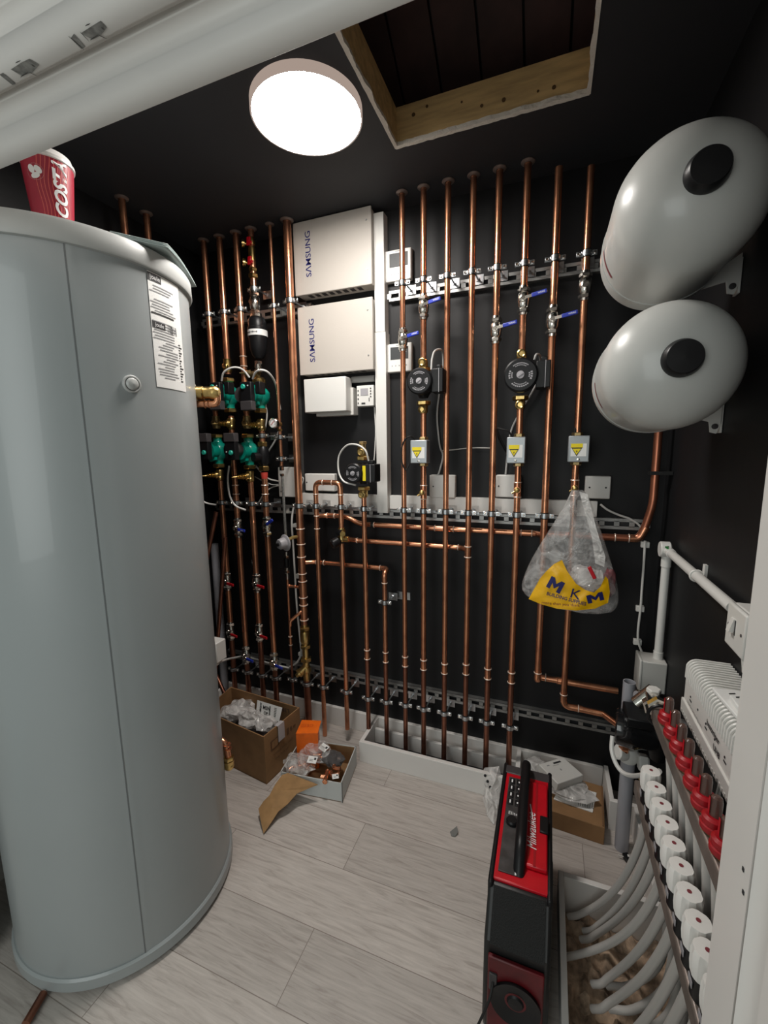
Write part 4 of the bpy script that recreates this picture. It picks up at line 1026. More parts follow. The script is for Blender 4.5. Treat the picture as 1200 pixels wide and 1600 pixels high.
# vessel pipe on the right
t = thing('copper_pipe', 'copper pipe rising beside the right corner to the vessels', 'pipe', (.34, 1.72, 1.08), 'vertical copper pipes on the back wall')
zE = 1.085
mk('pipe_length', G().tube(fillet([(RX[6]+.015, HY, zE), (.315, HY, zE), (.332, 1.735, zE+.04), (.350, 1.728, zE+.13), (.350, 1.728, 1.64)], .03), .0130, 16), mat('red_brown_copper', (.52, .19, .11), .32, .85, var=.25, vscale=14), t)
mk('elbow', G().tube(fillet([(.285, HY, zE), (.318, HY, zE), (.335, 1.735, zE+.045)], .02), .0142, 14), 'copper', t)
mk('solder_rings', G().torus((.285, HY, zE), X3, .0142, .002).torus((.24, HY, zE), X3, .0142, .002), 'solder', t)
mk('black_band', G().box((.330, 1.708, 1.318), (.398, 1.748, 1.330)), 'rubber', t)
# stub cap for vessel connection
# two pipes behind the tank top, slanting pipes and waste pipe behind tank
pipe('copper pipe end seen above the cylinder lid, nearer the cup', -1.578, 1.4, ZC, .013, y=1.319)
pipe('copper pipe end seen above the cylinder lid, nearer the leaflet', -1.585, 1.4, ZC, .013, y=1.433)
solo('waste_pipe', G().cyl((-1.652, 1.745, 0.0), (-1.652, 1.745, .93), .021, n=24), 'waste', 'grey plastic waste pipe standing behind the left copper pipes', 'pipe')
for k, (a, b, lb) in enumerate([((338, 800), (318, 900), 'slanting dark copper pipe right beside the cylinder, higher piece'), ((352, 840), (336, 1060), 'slanting dark copper pipe between cylinder and waste pipe'), ((338, 1055), (366, 1118), 'slanting copper pipe running down behind the cardboard box')]):
    yy = (1.62, 1.64, 1.62)[k]
    pa, pb = at(*a, yy), at(*b, yy-.05)
    solo('copper_pipe', G().cyl(pa, pb, .010, n=14), 'copper_dark', lb, 'pipe', 'slanting copper pipes behind the cylinder')
c = at(340, 1018, 1.35)
t = thing('junction_box', 'small white thermostat box peeking from behind the cylinder', 'box', (c.x, c.y, c.z-.05), 'white junction boxes')
mk('housing', G().box((c.x-.07, 1.33, c.z-.045), (c.x+.012, 1.39, c.z+.045)), 'white_plastic', t, bevel=.004)
mk('cable_gland', G().lathe([(.012, 0), (.014, .004), (.014, .02), (.008, .024)], (c.x-.02, 1.35, c.z-.045), -Z3+X3*.5, 8), 'white_plastic', t)

# ------------------------------------------------------------------ beige control cabinets
CY = 1.730
def cabinet(label, a, b, depth_back, letters_c):
    t = thing('control_cabinet', label, 'cabinet', ((a.x+b.x)/2, YB, b.z), 'beige control cabinets')
    mk('case', G().box((a.x+.004, CY+.007, b.z+.004), (b.x-.004, YB, a.z-.004)), 'beige_metal', t, bevel=.002)
    dr_ = mk('door', G().box((a.x, CY, b.z), (b.x, CY+.010, a.z)), 'beige_metal', t, bevel=.003)
    g = G(); lettering(g, 'S\u039bMSUNG', .036, letters_c, Z3, -X3, .0007, bold=.0003, sx=1.12); mk('lettering', g, 'navy', dr_)
    for zz in (a.z-.05, b.z+.06): mk('lock_screw', G().lathe([(.004, 0), (.003, .002), (0, .002)], (b.x-.022, CY, zz), -Y3, 10), 'zinc', dr_)
    g = G()
    for k in range(8): g.box((a.x+.05+k*.034, CY+.022, b.z+.0033), (a.x+.07+k*.034, CY+.055, b.z+.0045))
    mk('vent_slots', g, 'dark_grey', t)
q0, q1, q2, q3 = at(457, 345, CY), at(578, 320, CY), at(461, 461, CY), at(583, 446, CY)
a, b = Vector(((q0.x+q2.x)/2, 0, min((q0.z+q1.z)/2, ZC-.004))), Vector(((q1.x+q3.x)/2, 0, (q2.z+q3.z)/2))
cabinet('upper beige control cabinet with blue lettering', a, b, YB, at(482, 397, CY))
q0, q1, q2, q3 = at(465, 480, CY), at(580, 464, CY), at(468, 588, CY), at(585, 576, CY)
a, b = Vector(((q0.x+q2.x)/2, 0, (q0.z+q1.z)/2)), Vector(((q1.x+q3.x)/2, 0, (q2.z+q3.z)/2))
cabinet('lower beige control cabinet with blue lettering', a, b, YB, at(488, 532, CY))
t = thing('wiring_box', 'plain white wiring box under the lower beige cabinet', 'box', (-.92, YB, 1.58))
a, b = at(474, 590, 1.71), at(541, 642, 1.71)
mk('cover', G().box((a.x, 1.71, b.z), (b.x, 1.775, a.z-.008)), 'white_plastic', t, bevel=.004)
mk('back_box', G().box((a.x+.03, 1.76, b.z-.014), (b.x+.012, YB, a.z-.05)), 'offwhite', t, bevel=.002)
a = at(560, 593, 1.79); b = at(586, 590, 1.79)
mk('cable_stub', G().cyl((a.x-.03, 1.79, a.z), (b.x, 1.79, a.z), .014), 'cable_grey', t)
t = thing('programmer', 'small white programmer with grey display beside the wiring box', 'controller', (-.77, YB, 1.61), 'white wall controllers')
a, b = at(557, 603, 1.765), at(584, 634, 1.765); pw, ph = b.x-a.x, a.z-b.z
mk('body', G().box((a.x, 1.765, b.z), (b.x, YB, a.z)), 'white_plastic', t, bevel=.003)
def pbox(g, u0, u1, v0, v1): g.box((a.x+pw*u0, 1.7636, b.z+ph*v0), (a.x+pw*u1, 1.7655, b.z+ph*v1))
g = G(); pbox(g, .24, .68, .52, .86); mk('display', g, 'label_silver', t)
g = G()
for k in range(4): pbox(g, .06, .12, .12+k*.2, .20+k*.2); pbox(g, .80, .87, .42+k*.13, .48+k*.13)
pbox(g, .28, .50, .10, .18); pbox(g, .72, .76, .22, .40)
mk('buttons', g, 'ink', t)
t = thing('cable_trunking', 'white vertical cable trunking from ceiling beside the beige cabinets', 'trunking', (-.69, YB, 1.14))
a, b = at(584.5, 420, 1.762), at(600, 420, 1.762)
mk('upper_length', G().box((a.x, 1.762, 1.912), (b.x, YB, ZC-.02)), 'white_plastic', t, bevel=.001)
a, b = at(588, 700, 1.760), at(604.5, 700, 1.760)
mk('lower_length', G().box((a.x, 1.760, 1.135), (b.x, YB, 1.910)), 'white_plastic', t, bevel=.001)
t = thing('cable_trunking', 'white horizontal cable trunking across the back wall', 'trunking', (-.4, YB, 1.15))
mk('left_length', G().box((-1.13, 1.782, 1.152), (a.x-.001, YB, 1.212)), 'white_plastic', t, bevel=.001)
mk('right_length', G().box((b.x+.001, 1.782, 1.152), (.180, YB, 1.212)), 'white_plastic', t, bevel=.001)
def thermostat(label, z0, z1):
    t = thing('room_thermostat', label, 'controller', (-.61, YB, z0), 'white wall controllers')
    mk('body', G().box((-.672, 1.783, z0), (-.556, YB, z1)), 'white_plastic', t, bevel=.004)
    h = z1-z0
    mk('display', G().box((-.650, 1.7815, z0+h*.45), (-.570, 1.784, z1-h*.12)), 'screen', t)
    g = G()
    for k in range(5): g.box((-.645+k*.016, 1.7822, z0+h*.2), (-.641+k*.016, 1.784, z0+h*.25))
    g.box((-.625, 1.7822, z1-h*.07), (-.60, 1.784, z1-h*.045))
    mk('printed_marks', g, 'grey_ink', t)
thermostat('upper white thermostat with dark display, level with the upper cabinet', 2.110, 2.232)
thermostat('lower white thermostat with dark display, level with the lower cabinet', 1.745, 1.862)
def outlet(label, x0, x1, z0, z1, screws, depth=.032):
    t = thing('junction_box', label, 'box', ((x0+x1)/2, YB, z0), 'white junction boxes')
    mk('pattress', G().box((x0, YB-depth, z0), (x1, YB, z1)), 'white_plastic', t, bevel=.004)
    for (sx, sz) in screws: mk('screw', G().lathe([(.0035, 0), (.003, .0012), (0, .0012)], (x0+(x1-x0)*sx, YB-depth, z0+(z1-z0)*sz), -Y3, 10), 'dark_grey', t)
yy = YB-.032
def bb4(px0, px1, py0, py1): a, b = at(px0, py0, yy), at(px1, py1, yy); return a.x, b.x, b.z, a.z
outlet('white junction box behind the third pipe right of the trunking', *bb4(671, 711, 742, 779), [(.15, .5)])
outlet('white junction box behind the sixth pipe, right of the fifth', *bb4(775, 813, 742, 778), [(.12, .5)])
outlet('white blank plate at right, behind the hanging bag', *bb4(915, 953, 744, 780), [(.18, .5), (.82, .5)])
outlet('white double blank plate behind the U-shaped pipe', *bb4(476, 523, 740, 768), [(.06, .5), (.94, .5)])
outlet('tall white junction box behind the thin pipe hose joint', *bb4(434, 461, 730, 777), [(.15, .18)], .034)

# ------------------------------------------------------------------ cables
def cable(label, pts, r=.0035, m='white_plastic', name='cable', group='loose cables'):
    solo(name, G().tube(catmull(pts, 7), r, 8), m, label, 'cable', group)
A_ = at
cable('white cable looping over the upper left green pump', [A_(346, 595, 1.59), A_(349, 583, 1.58), A_(358, 576, 1.585), A_(369, 574, 1.60), A_(380, 578, 1.62), A_(390, 590, 1.64)], .0045)
cable('white cable looping over the upper right green pump to the thin pipe', [A_(395, 592, 1.60), A_(399, 582, 1.59), A_(408, 578, 1.59), A_(419, 582, 1.62), A_(429, 596, 1.68), A_(434, 615, 1.74), A_(438, 640, 1.77)], .0045)
cable('white cable hanging in a curve between the first pipes', [A_(358, 728, 1.66), A_(356, 750, 1.64), A_(359, 775, 1.64), A_(368, 790, 1.65), A_(384, 797, 1.66)], .0045)
cable('short white cable drooping beside the cylinder at pump height', [A_(313, 775, 1.62), A_(320, 785, 1.63), A_(338, 789, 1.66)], .0045)
cable('white cable looping left of the small black pump', [A_(576, 720, 1.64), A_(571, 704, 1.63), A_(558, 695, 1.64), A_(542, 696, 1.66), A_(530, 712, 1.68), A_(529, 735, 1.68), A_(537, 752, 1.67), A_(556, 758, 1.665)], .0038)
cable('grey cable looping over the left black pump to the junction box', [A_(674, 578, 1.64), A_(675, 562, 1.65), A_(679, 549, 1.67), A_(687, 546, 1.70), A_(692, 552, 1.74), A_(692, 575, 1.77), A_(687, 610, 1.79), A_(683, 650, 1.795), A_(687, 695, 1.795), A_(692, 712, 1.79), A_(687, 735, 1.785), A_(683, 745, 1.785)], .0040, 'cable_grey')
cable('grey cable arching above the right black pump', [A_(835, 562, 1.65), A_(838, 554, 1.65), A_(843, 555, 1.68), A_(844, 566, 1.73), A_(842, 590, 1.785), A_(830, 615, 1.79), A_(812, 645, 1.79), A_(797, 680, 1.79), A_(790, 742, 1.785)], .0040, 'cable_grey')
cable('thin white cable running sideways to the fifth pipe', [A_(690, 704, 1.80), A_(706, 703, 1.80), A_(735, 700, 1.80), A_(767, 700, 1.80)], .0022)
cable('black cable looping left of the left grey switch box', [A_(648, 687, 1.68), A_(641, 682, 1.66), A_(632, 688, 1.66), A_(627, 705, 1.66), A_(628, 722, 1.66), A_(634, 734, 1.665), A_(639, 726, 1.67), A_(643, 705, 1.69), A_(649, 694, 1.73)], .0032, 'rubber')
cable('black cable bundle looping left of the middle grey switch box', [A_(800, 684, 1.68), A_(795, 674, 1.67), A_(786, 671, 1.67), A_(777, 670, 1.68), A_(782, 685, 1.70), A_(791, 702, 1.72), A_(797, 700, 1.73)], .0032, 'rubber')
cable('second black cable strand beside the middle grey switch box', [A_(777, 671, 1.69), A_(779, 684, 1.71), A_(786, 698, 1.73), A_(792, 708, 1.75)], .0032, 'rubber')
cable('short black cable entering the right grey switch box', [A_(898, 682, 1.69), A_(899, 672, 1.69), A_(899, 662, 1.71)], .004, 'rubber')
cable('white cable sagging from the right blank plate to the corner', [A_(938, 788, 1.79), A_(950, 797, 1.785), A_(968, 805, 1.785), A_(985, 811, 1.785), A_(1000, 822, 1.785), A_(1007, 838, 1.785)], .0040)
cable('white cable clipped down the right end of the back wall', [A_(1008, 845, 1.79), A_(1006, 880, 1.79), A_(1003, 920, 1.79), A_(1001, 950, 1.79), A_(997, 985, 1.79), A_(998, 1005, 1.79), A_(1006, 1025, 1.79), A_(1012, 1035, 1.77)], .0042)
for py, px in ((851, 1008), (951, 1000), (1003, 996)):
    c = A_(px, py, 1.80); solo('cable_clip', G().box((c.x-.014, 1.793, c.z-.011), (c.x+.014, 1.8095, c.z+.011)), 'white_plastic', 'white cable clip on the right cable, %s' % {851: 'topmost', 951: 'middle', 1003: 'lowest'}[py], 'clip', 'clips along the white cables', bevel=.002)
cable('long white cable snaking down beside the thick copper pipe', [A_(470, 782, 1.785), A_(460, 790, 1.78), A_(456, 815, 1.76), A_(458, 850, 1.76), A_(461, 900, 1.76), A_(464, 950, 1.76), A_(469, 1000, 1.76), A_(470, 1022, 1.76), A_(463, 1036, 1.76), A_(452, 1042, 1.77)], .0048)
for px, py in ((459, 822), (462, 902), (468, 1024)):
    c = A_(px, py, 1.76); solo('cable_clip', G().box((c.x-.014, 1.768, c.z-.009), (c.x+.016, 1.809, c.z+.009)), 'white_plastic', 'white clip on the cable beside the thick pipe, %s' % {822: 'highest', 902: 'middle', 1024: 'bottom'}[py], 'clip', 'clips along the white cables', bevel=.002)
cable('white cable in front of the tall junction box, upper strand', [A_(399, 727, 1.74), A_(408, 738, 1.75), A_(420, 748, 1.77), A_(436, 752, 1.785)], .0035)
cable('grey cable in front of the rail left of the tall junction box', [A_(393, 742, 1.77), A_(408, 750, 1.77), A_(424, 757, 1.77), A_(436, 757, 1.79)], .0030, 'cable_grey')
cable('white cable rising from the pump clips to the tall junction box', [A_(403, 787, 1.75), A_(412, 772, 1.77), A_(424, 762, 1.78), A_(438, 758, 1.785)], .0030)
cable('grey cable from the gauge bracket down behind the mixing valve', [A_(436, 672, 1.76), A_(430, 688, 1.76), A_(421, 703, 1.76), A_(415, 712, 1.77)], .0042, 'cable_grey')
cable('white cable dropping from the thin pipe past the right green pump', [A_(415, 630, 1.72), A_(417, 650, 1.73), A_(414, 672, 1.74)], .0038)
cable('white cable between the tall junction box and the double plate', [A_(461, 760, 1.79), A_(468, 746, 1.79), A_(474, 748, 1.79), A_(470, 762, 1.79), A_(463, 770, 1.79)], .0028)
cable('thin white cable down the trunking to the small black pump', [A_(585, 636, 1.795), A_(587, 670, 1.795), A_(586, 700, 1.795), A_(584, 724, 1.795)], .0030)
cable('thick white cable looping from the thermostat box behind the cylinder', [A_(342, 1035, 1.36), A_(352, 1031, 1.45), A_(366, 1028, 1.62), A_(384, 1026, 1.77), A_(420, 1036, 1.775), A_(452, 1044, 1.775)], .005)

# ------------------------------------------------------------------ right wall: conduit, fused switch, boxes
cxr = XR-.022
E0 = atx(1043, 853, cxr); E1 = atx(1137, 943, cxr)
t = thing('conduit', 'white round conduit with corner elbow on the right wall', 'conduit', (cxr, E0.y, 1.0))
mk('corner_box', G().lathe([(.024, 0), (.026, .003), (.026, .028), (.02, .032)], (XR-.044, E0.y, 1.078), X3, 28), 'white_plastic', t)
mk('horizontal_tube', G().cyl((cxr, E0.y-.01, 1.076), (cxr, E1.y-.03, 1.076), .0125, n=20), 'white_plastic', t)
mk('vertical_tube', G().cyl((cxr, E0.y, 1.06), (cxr, E0.y, .68), .0125, n=20), 'white_plastic', t)
mk('socket', G().cyl((cxr, E0.y-.015, 1.076), (cxr, E0.y-.05, 1.076), .0148, n=20).cyl((cxr, E0.y, 1.062), (cxr, E0.y, 1.02), .0148, n=20).cyl((cxr, E0.y, .72), (cxr, E0.y, .69), .0148, n=20), 'white_plastic', t)
c = atx(1089, 893, cxr)
mk('saddle_clip', G().torus((cxr, c.y, 1.076), Y3, .0145, .003, 20).box((XR-.008, c.y-.008, 1.045), (XR-.001, c.y+.008, 1.108)), 'white_plastic', t)
mk('green_tag', G().obox((cxr-.008, E0.y-.03, 1.092), Y3+X3*.6, X3, Z3, .022, .004, .004).obox((cxr-.008, E0.y-.04, 1.090), Y3-X3*.6+Z3*.5, X3, Z3, .018, .004, .004), mat('green_wire', (.03, .2, .05), .5), t)
t = thing('junction_box', 'grey-white box at the foot of the vertical conduit', 'box', (cxr, E0.y, .58), 'white junction boxes')
mk('housing', G().box((XR-.075, E0.y-.040, .585), (XR-.001, E0.y+.040, .695)), 'offwhite', t, bevel=.004)
mk('lid', G().box((XR-.082, E0.y-.042, .583), (XR-.073, E0.y+.042, .697)), 'offwhite', t, bevel=.003)
t = thing('fused_switch', 'white fused switch plate with rocker beside the door frame', 'switch', (XR, 1.0, 1.0))
yc = atx(1160, 968, XR-.04).y
s0 = atx(1141, 930, XR-.046); s1 = atx(1139, 990, XR-.046)
zc = 1.062; yc = s0.y-.043
mk('back_box', G().box((XR-.038, yc-.043, zc-.043), (XR-.001, yc+.043, zc+.043)), 'white_plastic', t, bevel=.004)
fp = mk('face_plate', G().box((XR-.048, yc-.044, zc-.044), (XR-.038, yc+.044, zc+.044)), 'white_plastic', t, bevel=.004)
mk('rocker', G().obox((XR-.050, yc+.008, zc+.006), Y3, Z3+X3*.25, X3, .014, .028, .008), 'white_plastic', fp)
mk('rocker_gap', G().box((XR-.0485, yc-.003, zc-.012), (XR-.0478, yc+.001, zc+.018)), 'ink', fp)
for s_ in (-1, 1): mk('screw', G().lathe([(.0035, 0), (.003, .001), (0, .001)], (XR-.048, yc+s_*.030, zc), -X3, 10), 'dark_grey', fp)
mk('cable_gland', G().lathe([(.014, 0), (.011, .02), (.010, .03)], (XR-.03, yc-.03, zc-.043), -Z3, 16), 'white_plastic', t)

# wiring centre (long ribbed white box)
WX0, WX1, WY0, WY1, WZ0, WZ1 = .318, XR-.002, .60, 1.108, .800, .932
t = thing('wiring_centre', 'long ribbed white wiring centre on the right wall above the manifold', 'controller', (XR, .85, WZ0))
g = G(); nseg = 6; prof = [(WX1, WZ0+.03), (WX0, WZ0+.03)]
prof += [(WX0, WZ1-.02)]+[(WX0+.02*(1-math.cos(a)), WZ1-.02+.02*math.sin(a)) for a in [PI/2*i/nseg for i in range(1, nseg+1)]]+[(WX1, WZ1)]
g.poly([(x_, WY0, z_) for x_, z_ in prof], (0, WY1-WY0, 0))
cv = mk('cover', g, 'white_plastic', t, bevel=.0015)
g = G()
n_ = 46
for k in range(n_):
    y = WY0+.006+(WY1-WY0-.012)*k/(n_-1)
    pr = [(x_, z_) for x_, z_ in prof[2:]]
    pr[0] = (WX0, WZ1-.045)
    pts = [Vector((x_, y, z_)) for x_, z_ in pr]; 
    g.tube([p+Vector((-.0012, 0, .0012)) for p in pts], .0026, 6)
mk('cooling_ribs', g, 'white_plastic', cv)
mk('terminal_skirt', G().box((WX0-.004, WY0, WZ0), (WX1, WY1+.004, WZ0+.034)), 'white_plastic', t, bevel=.002)
g = G()
for k in range(40): g.box((WX0-.0052, WY0+.01+k*.0125, WZ0+.003), (WX0-.003, WY0+.0155+k*.0125, WZ0+.010))
mk('skirt_notches', g, 'offwhite', t)
g = G(); 
for k in range(9):
    y = WY1-.045-k*.050; g.cyl((WX0-.0002, y, WZ0+.062), (WX0-.0012, y, WZ0+.062), .0024, n=8)
    if k % 2 == 0: g.box((WX0-.0008, y-.008, WZ0+.052), (WX0+.0002, y+.004, WZ0+.055))
lettering(g, 'heatmiser', .017, (WX0-.0002, .925, WZ0+.070), -Y3, Z3, .0008, bold=.0004)
lettering(g, 'UH8', .017, (WX0-.0002, .90, WZ0+.046), -Y3, Z3, .0008, bold=.0004)
lettering(g, 'Underfloor heating wiring centre', .0075, (WX0-.0002, 1.03, WZ0+.042), -Y3, Z3, .0008)
lettering(g, 'Zones 1 - 8', .010, (WX0-.0002, .80, WZ0+.044), -Y3, Z3, .0008)
mk('printed_marks', g, 'ink', cv)
t = thing('switch_plate', 'loose pale switch insert lying on top of the wiring centre', 'switch', (.37, .93, WZ1))
c0 = atz(1133, 1045, WZ1+.01)
mk('plate', G().obox((.352, .915, WZ1+.008), X3*1+Y3*.1, Y3-X3*.1, Z3, .055, .095, .008).obox((.355, .895, WZ1+.017), X3, Y3, Z3+Y3*.1, .04, .05, .010), 'tape', t, bevel=.002)
mk('clip_mark', G().obox((.348, .945, WZ1+.0125), X3+Y3*.4, Y3, Z3, .012, .003, .001).obox((.348, .915, WZ1+.0228), X3+Y3*.4, Y3, Z3, .012, .003, .001), 'ink', t)
pass

# ------------------------------------------------------------------ heating manifold
mfd = thing('heating_manifold', 'underfloor heating manifold with two steel bars on the right wall', 'manifold', (.30, .9, .5))
UXm, UZm, LXm, LZm = .270, .790, .250, .575
mk('upper_bar', G().box((UXm-.017, .50, UZm-.020), (UXm+.019, 1.10, UZm+.016)), 'stainless', mfd, bevel=.004)
mk('lower_bar', G().box((LXm-.017, .50, LZm-.020), (LXm+.019, 1.115, LZm+.016)), 'stainless', mfd, bevel=.004)
mk('clamp_ring', G().torus((UXm, 1.085, UZm), Y3, .026, .004, 20), 'black_plastic', mfd)
for y in (.62, 1.075):
    mk('bracket', G().box((UXm+.012, y-.012, LZm-.05), (XR-.004, y+.012, LZm-.045)).box((XR-.008, y-.012, LZm-.09), (XR-.004, y+.012, UZm+.05)).box((UXm+.015, y-.012, UZm-.004), (XR-.004, y+.012, UZm+.002)), 'zinc', mfd)
sp = [1.028, .978, .931, .884, .835, .790, .743, .700, .655, .61]
def meter_proto(first):
    t = thing('flow_meter', first, 'meter', (0, 0, 0), 'red flow meters on the upper manifold bar')
    mk('red_ring', G().lathe([(.0185, 0), (.0195, .003), (.0195, .010), (.0175, .012), (.0182, .014), (.0176, .022), (.013, .026), (.009, .026)], (0, 0, 0), Z3, 28), mat('meter_red', (.36, .003, .010), .38), t)
    mk('sight_glass', G().lathe([(.0085, 0), (.0085, .026), (.0075, .033), (.004, .036), (0, .036)], (0, 0, .024), Z3, 18), mat('smoky_plastic', (.10, .055, .045), .2, coat=.3), t)
    mk('scale_marks', G().box((-.0098, -.003, .028), (-.0094, .003, .056)), 'red_plastic', t)
    mk('base_nut', G().nut((0, 0, -.004), Z3, .016, .010), 'brass_dull', t)
    return t
mp_ = None
for k, y in enumerate(sp[:9]):
    pos = Vector((UXm, y, UZm+.021)); lb = 'red flow meter on the upper bar, %s' % ['farthest from the door', 'second from the far end', 'third from the far end', 'fourth from the far end', 'fifth from the far end', 'sixth from the far end', 'seventh from the far end', 'eighth, beside the door frame', 'ninth, tucked behind the door frame'][k]
    if mp_ is None: mp_ = meter_proto(lb); mp_.location = pos
    else: copy_tree(mp_, pos, lb)
def act_proto(first):
    t = thing('actuator_cap', first, 'valve cap', (0, 0, 0), 'white caps on the lower manifold bar')
    g = G(); n = 48; rings = []
    for rr_, z_ in ((.0165, .008), (.0190, .011), (.0205, .026), (.0205, .050), (.0185, .057), (.0, .058)):
        rg = []
        for i in range(n):
            a = 2*PI*i/n; lob = .0024*(math.cos(6*a) > .45)*(1 if .015 < z_ < .055 else .3)
            rg.append(g.bm.verts.new(((max(rr_, 1e-5)-lob)*math.cos(a), (max(rr_, 1e-5)-lob)*math.sin(a), z_)))
        rings.append(rg)
    for p, q in zip(rings, rings[1:]):
        for i in range(n): g.bm.faces.new((p[i], p[(i+1) % n], q[(i+1) % n], q[i]))
    mk('cap', g, mat('cap_white', (.78, .76, .73), .45), t)
    mk('cap_hole', G().lathe([(.0036, 0), (.0036, .001), (0, .001)], (0, 0, .0575), Z3, 14), 'red_ink', t)
    mk('collar', G().lathe([(.0172, -.026), (.0172, .008)], (0, 0, 0), Z3, 24), 'black_plastic', t)
    mk('collar_print', G().box((-.0180, -.008, -.010), (-.0170, .008, .001)), 'label_silver', t)
    return t
ap = None
lsp = [1.042, .990, .943, .895, .847, .800, .752, .705, .662, .615]
for k, y in enumerate(lsp):
    pos = Vector((LXm, y, LZm+.044)); lb = 'white cap on the lower bar, %s' % ['farthest from the door', 'second from the far end', 'third from the far end', 'fourth from the far end', 'fifth from the far end', 'sixth from the far end', 'seventh from the far end', 'eighth from the far end', 'ninth, cut by the door frame', 'tenth, behind the door frame'][k]
    if ap is None: ap = act_proto(lb); ap.location = pos
    else: copy_tree(ap, pos, lb)
# grey plastic pipes
foot = [(900, 1430), (924, 1453), (920, 1466), (888, 1494), (939, 1536), (939, 1575), (962, 1640), (988, 1695), (1005, 1750), (1018, 1800)]   # photo points where the pipes meet the rubble
for k, y in enumerate(lsp):
    e_ = atz(*foot[k], .022)
    dy = e_.y-y
    B0, B1, B2, B3 = Vector((LXm, y, LZm-.02)), Vector((LXm+.002, y+dy*.55, .27)), Vector((LXm*.62+e_.x*.38, y+dy*1.02, .085)), Vector((e_.x, e_.y, .020))
    pts = [B0*(1-t)**3+B1*3*t*(1-t)**2+B2*3*t*t*(1-t)+B3*t**3 for t in [i_/9 for i_ in range(10)]]
    pts.append(Vector((e_.x-.020, e_.y+.003, .004)))
    solo('heating_pipe', G().tube(catmull(pts, 8), .0088, 14), 'pex', 'grey plastic pipe curving to the floor from the lower bar, %s' % ['farthest from the door', 'second from the far end', 'third from the far end', 'fourth from the far end', 'fifth from the far end', 'sixth from the far end', 'seventh from the far end', 'eighth from the far end', 'ninth from the far end', 'tenth, nearest the door'][k], 'pipe', 'grey heating pipes from the lower bar')
for k, y in enumerate(sp[:9]):
    yy2 = y-.012
    pts = [(UXm+.004, yy2, UZm-.02), (UXm+.018, yy2+.004, UZm-.16), (UXm+.032, yy2+.006, .40), (UXm+.030, yy2+.01, .20), (UXm-.02, yy2+.03, .07), (UXm-.07, yy2+.05, .012)]
    solo('heating_pipe', G().tube(catmull(pts, 6), .0088, 12), 'pex', 'grey plastic pipe behind the caps from the upper bar, %s' % ['farthest from the door', 'second from the far end', 'third from the far end', 'fourth from the far end', 'fifth from the far end', 'sixth from the far end', 'seventh from the far end', 'eighth from the far end', 'ninth, nearest the door'][k], 'pipe', 'grey heating pipes from the upper bar')
for k, (y, dx) in enumerate(((.93, .0), (.80, .004), (.66, .0))):
    cable('white actuator wire below the wiring centre, %s' % ['farthest', 'middle', 'nearest the door'][k], [(.372, y+.05, .80), (.35, y+.03, .74), (.335, y+.01, .66), (.325, y-.02, .60), (.30, y-.03, .61)], .0024, group='wires under the wiring centre')
cable('white cable laid across the grey pipes between the caps', [(.245, .83, .56), (.28, .80, .60), (.33, .77, .585), (.38, .74, .60)], .003, group='wires under the wiring centre')

# far end group: black mixing pump and fittings
c0 = at(962, 1133, 1.47); c1 = Vector((c0.x+.11, 1.45, c0.z+.0))
t = thing('manifold_pump', 'shiny black pump lying sideways at the far end of the manifold', 'pump', (c0.x+.05, 1.46, c0.z-.06))
ax = (c1-c0).normalized()
mh = mk('motor', G().lathe([(.052, 0), (.057, .005), (.058, .06), (.050, .075), (.046, .10), (.04, .12)], c0, ax, 40), mat('gloss_black', (.01, .01, .011), .12, coat=.5), t)
g = G(); U_ = ax.cross(Z3).normalized()
for rad, a0, a1, n, h in ((.72, .9, 2.3, 12, .07), (.72, 3.9, 5.5, 9, .08), (.58, 4.0, 5.4, 16, .05), (.70, 2.7, 3.5, 4, .10), (.70, -.45, .35, 4, .12)): text_arc(g, c0-ax*.001, U_, Z3, -ax, .055*rad, a0, a1, n, .055*h)
mk('dial_print', g, 'label_silver', mh)
mk('terminal_box', G().box((c0.x+.02, 1.40, c0.z+.045), (c0.x+.10, 1.50, c0.z+.075)), 'black_plastic', t, bevel=.004)
mk('volute', G().lathe([(.022, -.075), (.028, -.05), (.04, -.02), (.04, .02), (.028, .05), (.022, .075)], (c1.x+.01, 1.45, c0.z), Z3, 20), 'black_plastic', t)
q = at(976, 1166, 1.50)
mk('copper_union', G().nut((q.x, 1.5, q.z), Z3, .018, .022).cyl((q.x, 1.5, q.z+.04), (q.x, 1.5, q.z-.02), .013), 'copper', t)
t = thing('waste_pipe', 'upright grey waste pipe with white compression fittings by the pump', 'pipe', (q.x+.01, 1.52, 0))
q2 = at(978, 1190, 1.50)
mk('pipe_length', G().cyl((q2.x+.012, 1.53, 0.0), (q2.x+.012, 1.53, q2.z), .022, n=28), 'waste', t)
mk('compression_joint', G().lathe([(.026, -.03), (.030, -.02), (.030, .01), (.024, .02)], (q2.x+.010, 1.525, q2.z+.02), Z3, 20).lathe([(.020, 0), (.024, .01), (.024, .03), (.018, .034)], (q2.x-.0, 1.51, q2.z+.02), Vector((-.8, -.3, .3)), 18).nut((q2.x+.05, 1.5, q2.z+.01), X3, .028, .03), 'white_plastic', t)
mk('valve_cluster', G().nut((q2.x+.055, 1.47, q2.z-.02), Z3, .022, .03).lathe([(.018, 0), (.02, .03), (.012, .05)], (q2.x+.06, 1.45, q2.z-.05), -Y3, 16), 'brass_dull', t)
cable('thick white cable curving down from the manifold pump', [at(957, 1150, 1.40), at(956, 1172, 1.38), at(962, 1192, 1.36), at(972, 1206, 1.34), at(986, 1212, 1.30), at(1003, 1211, 1.22), at(1030, 1205, 1.12)], .0065)
p = at(984, 1085, 1.52)
t = thing('waste_pipe', 'open grey waste pipe stub above the manifold pump', 'pipe', (p.x, 1.52, p.z-.05))
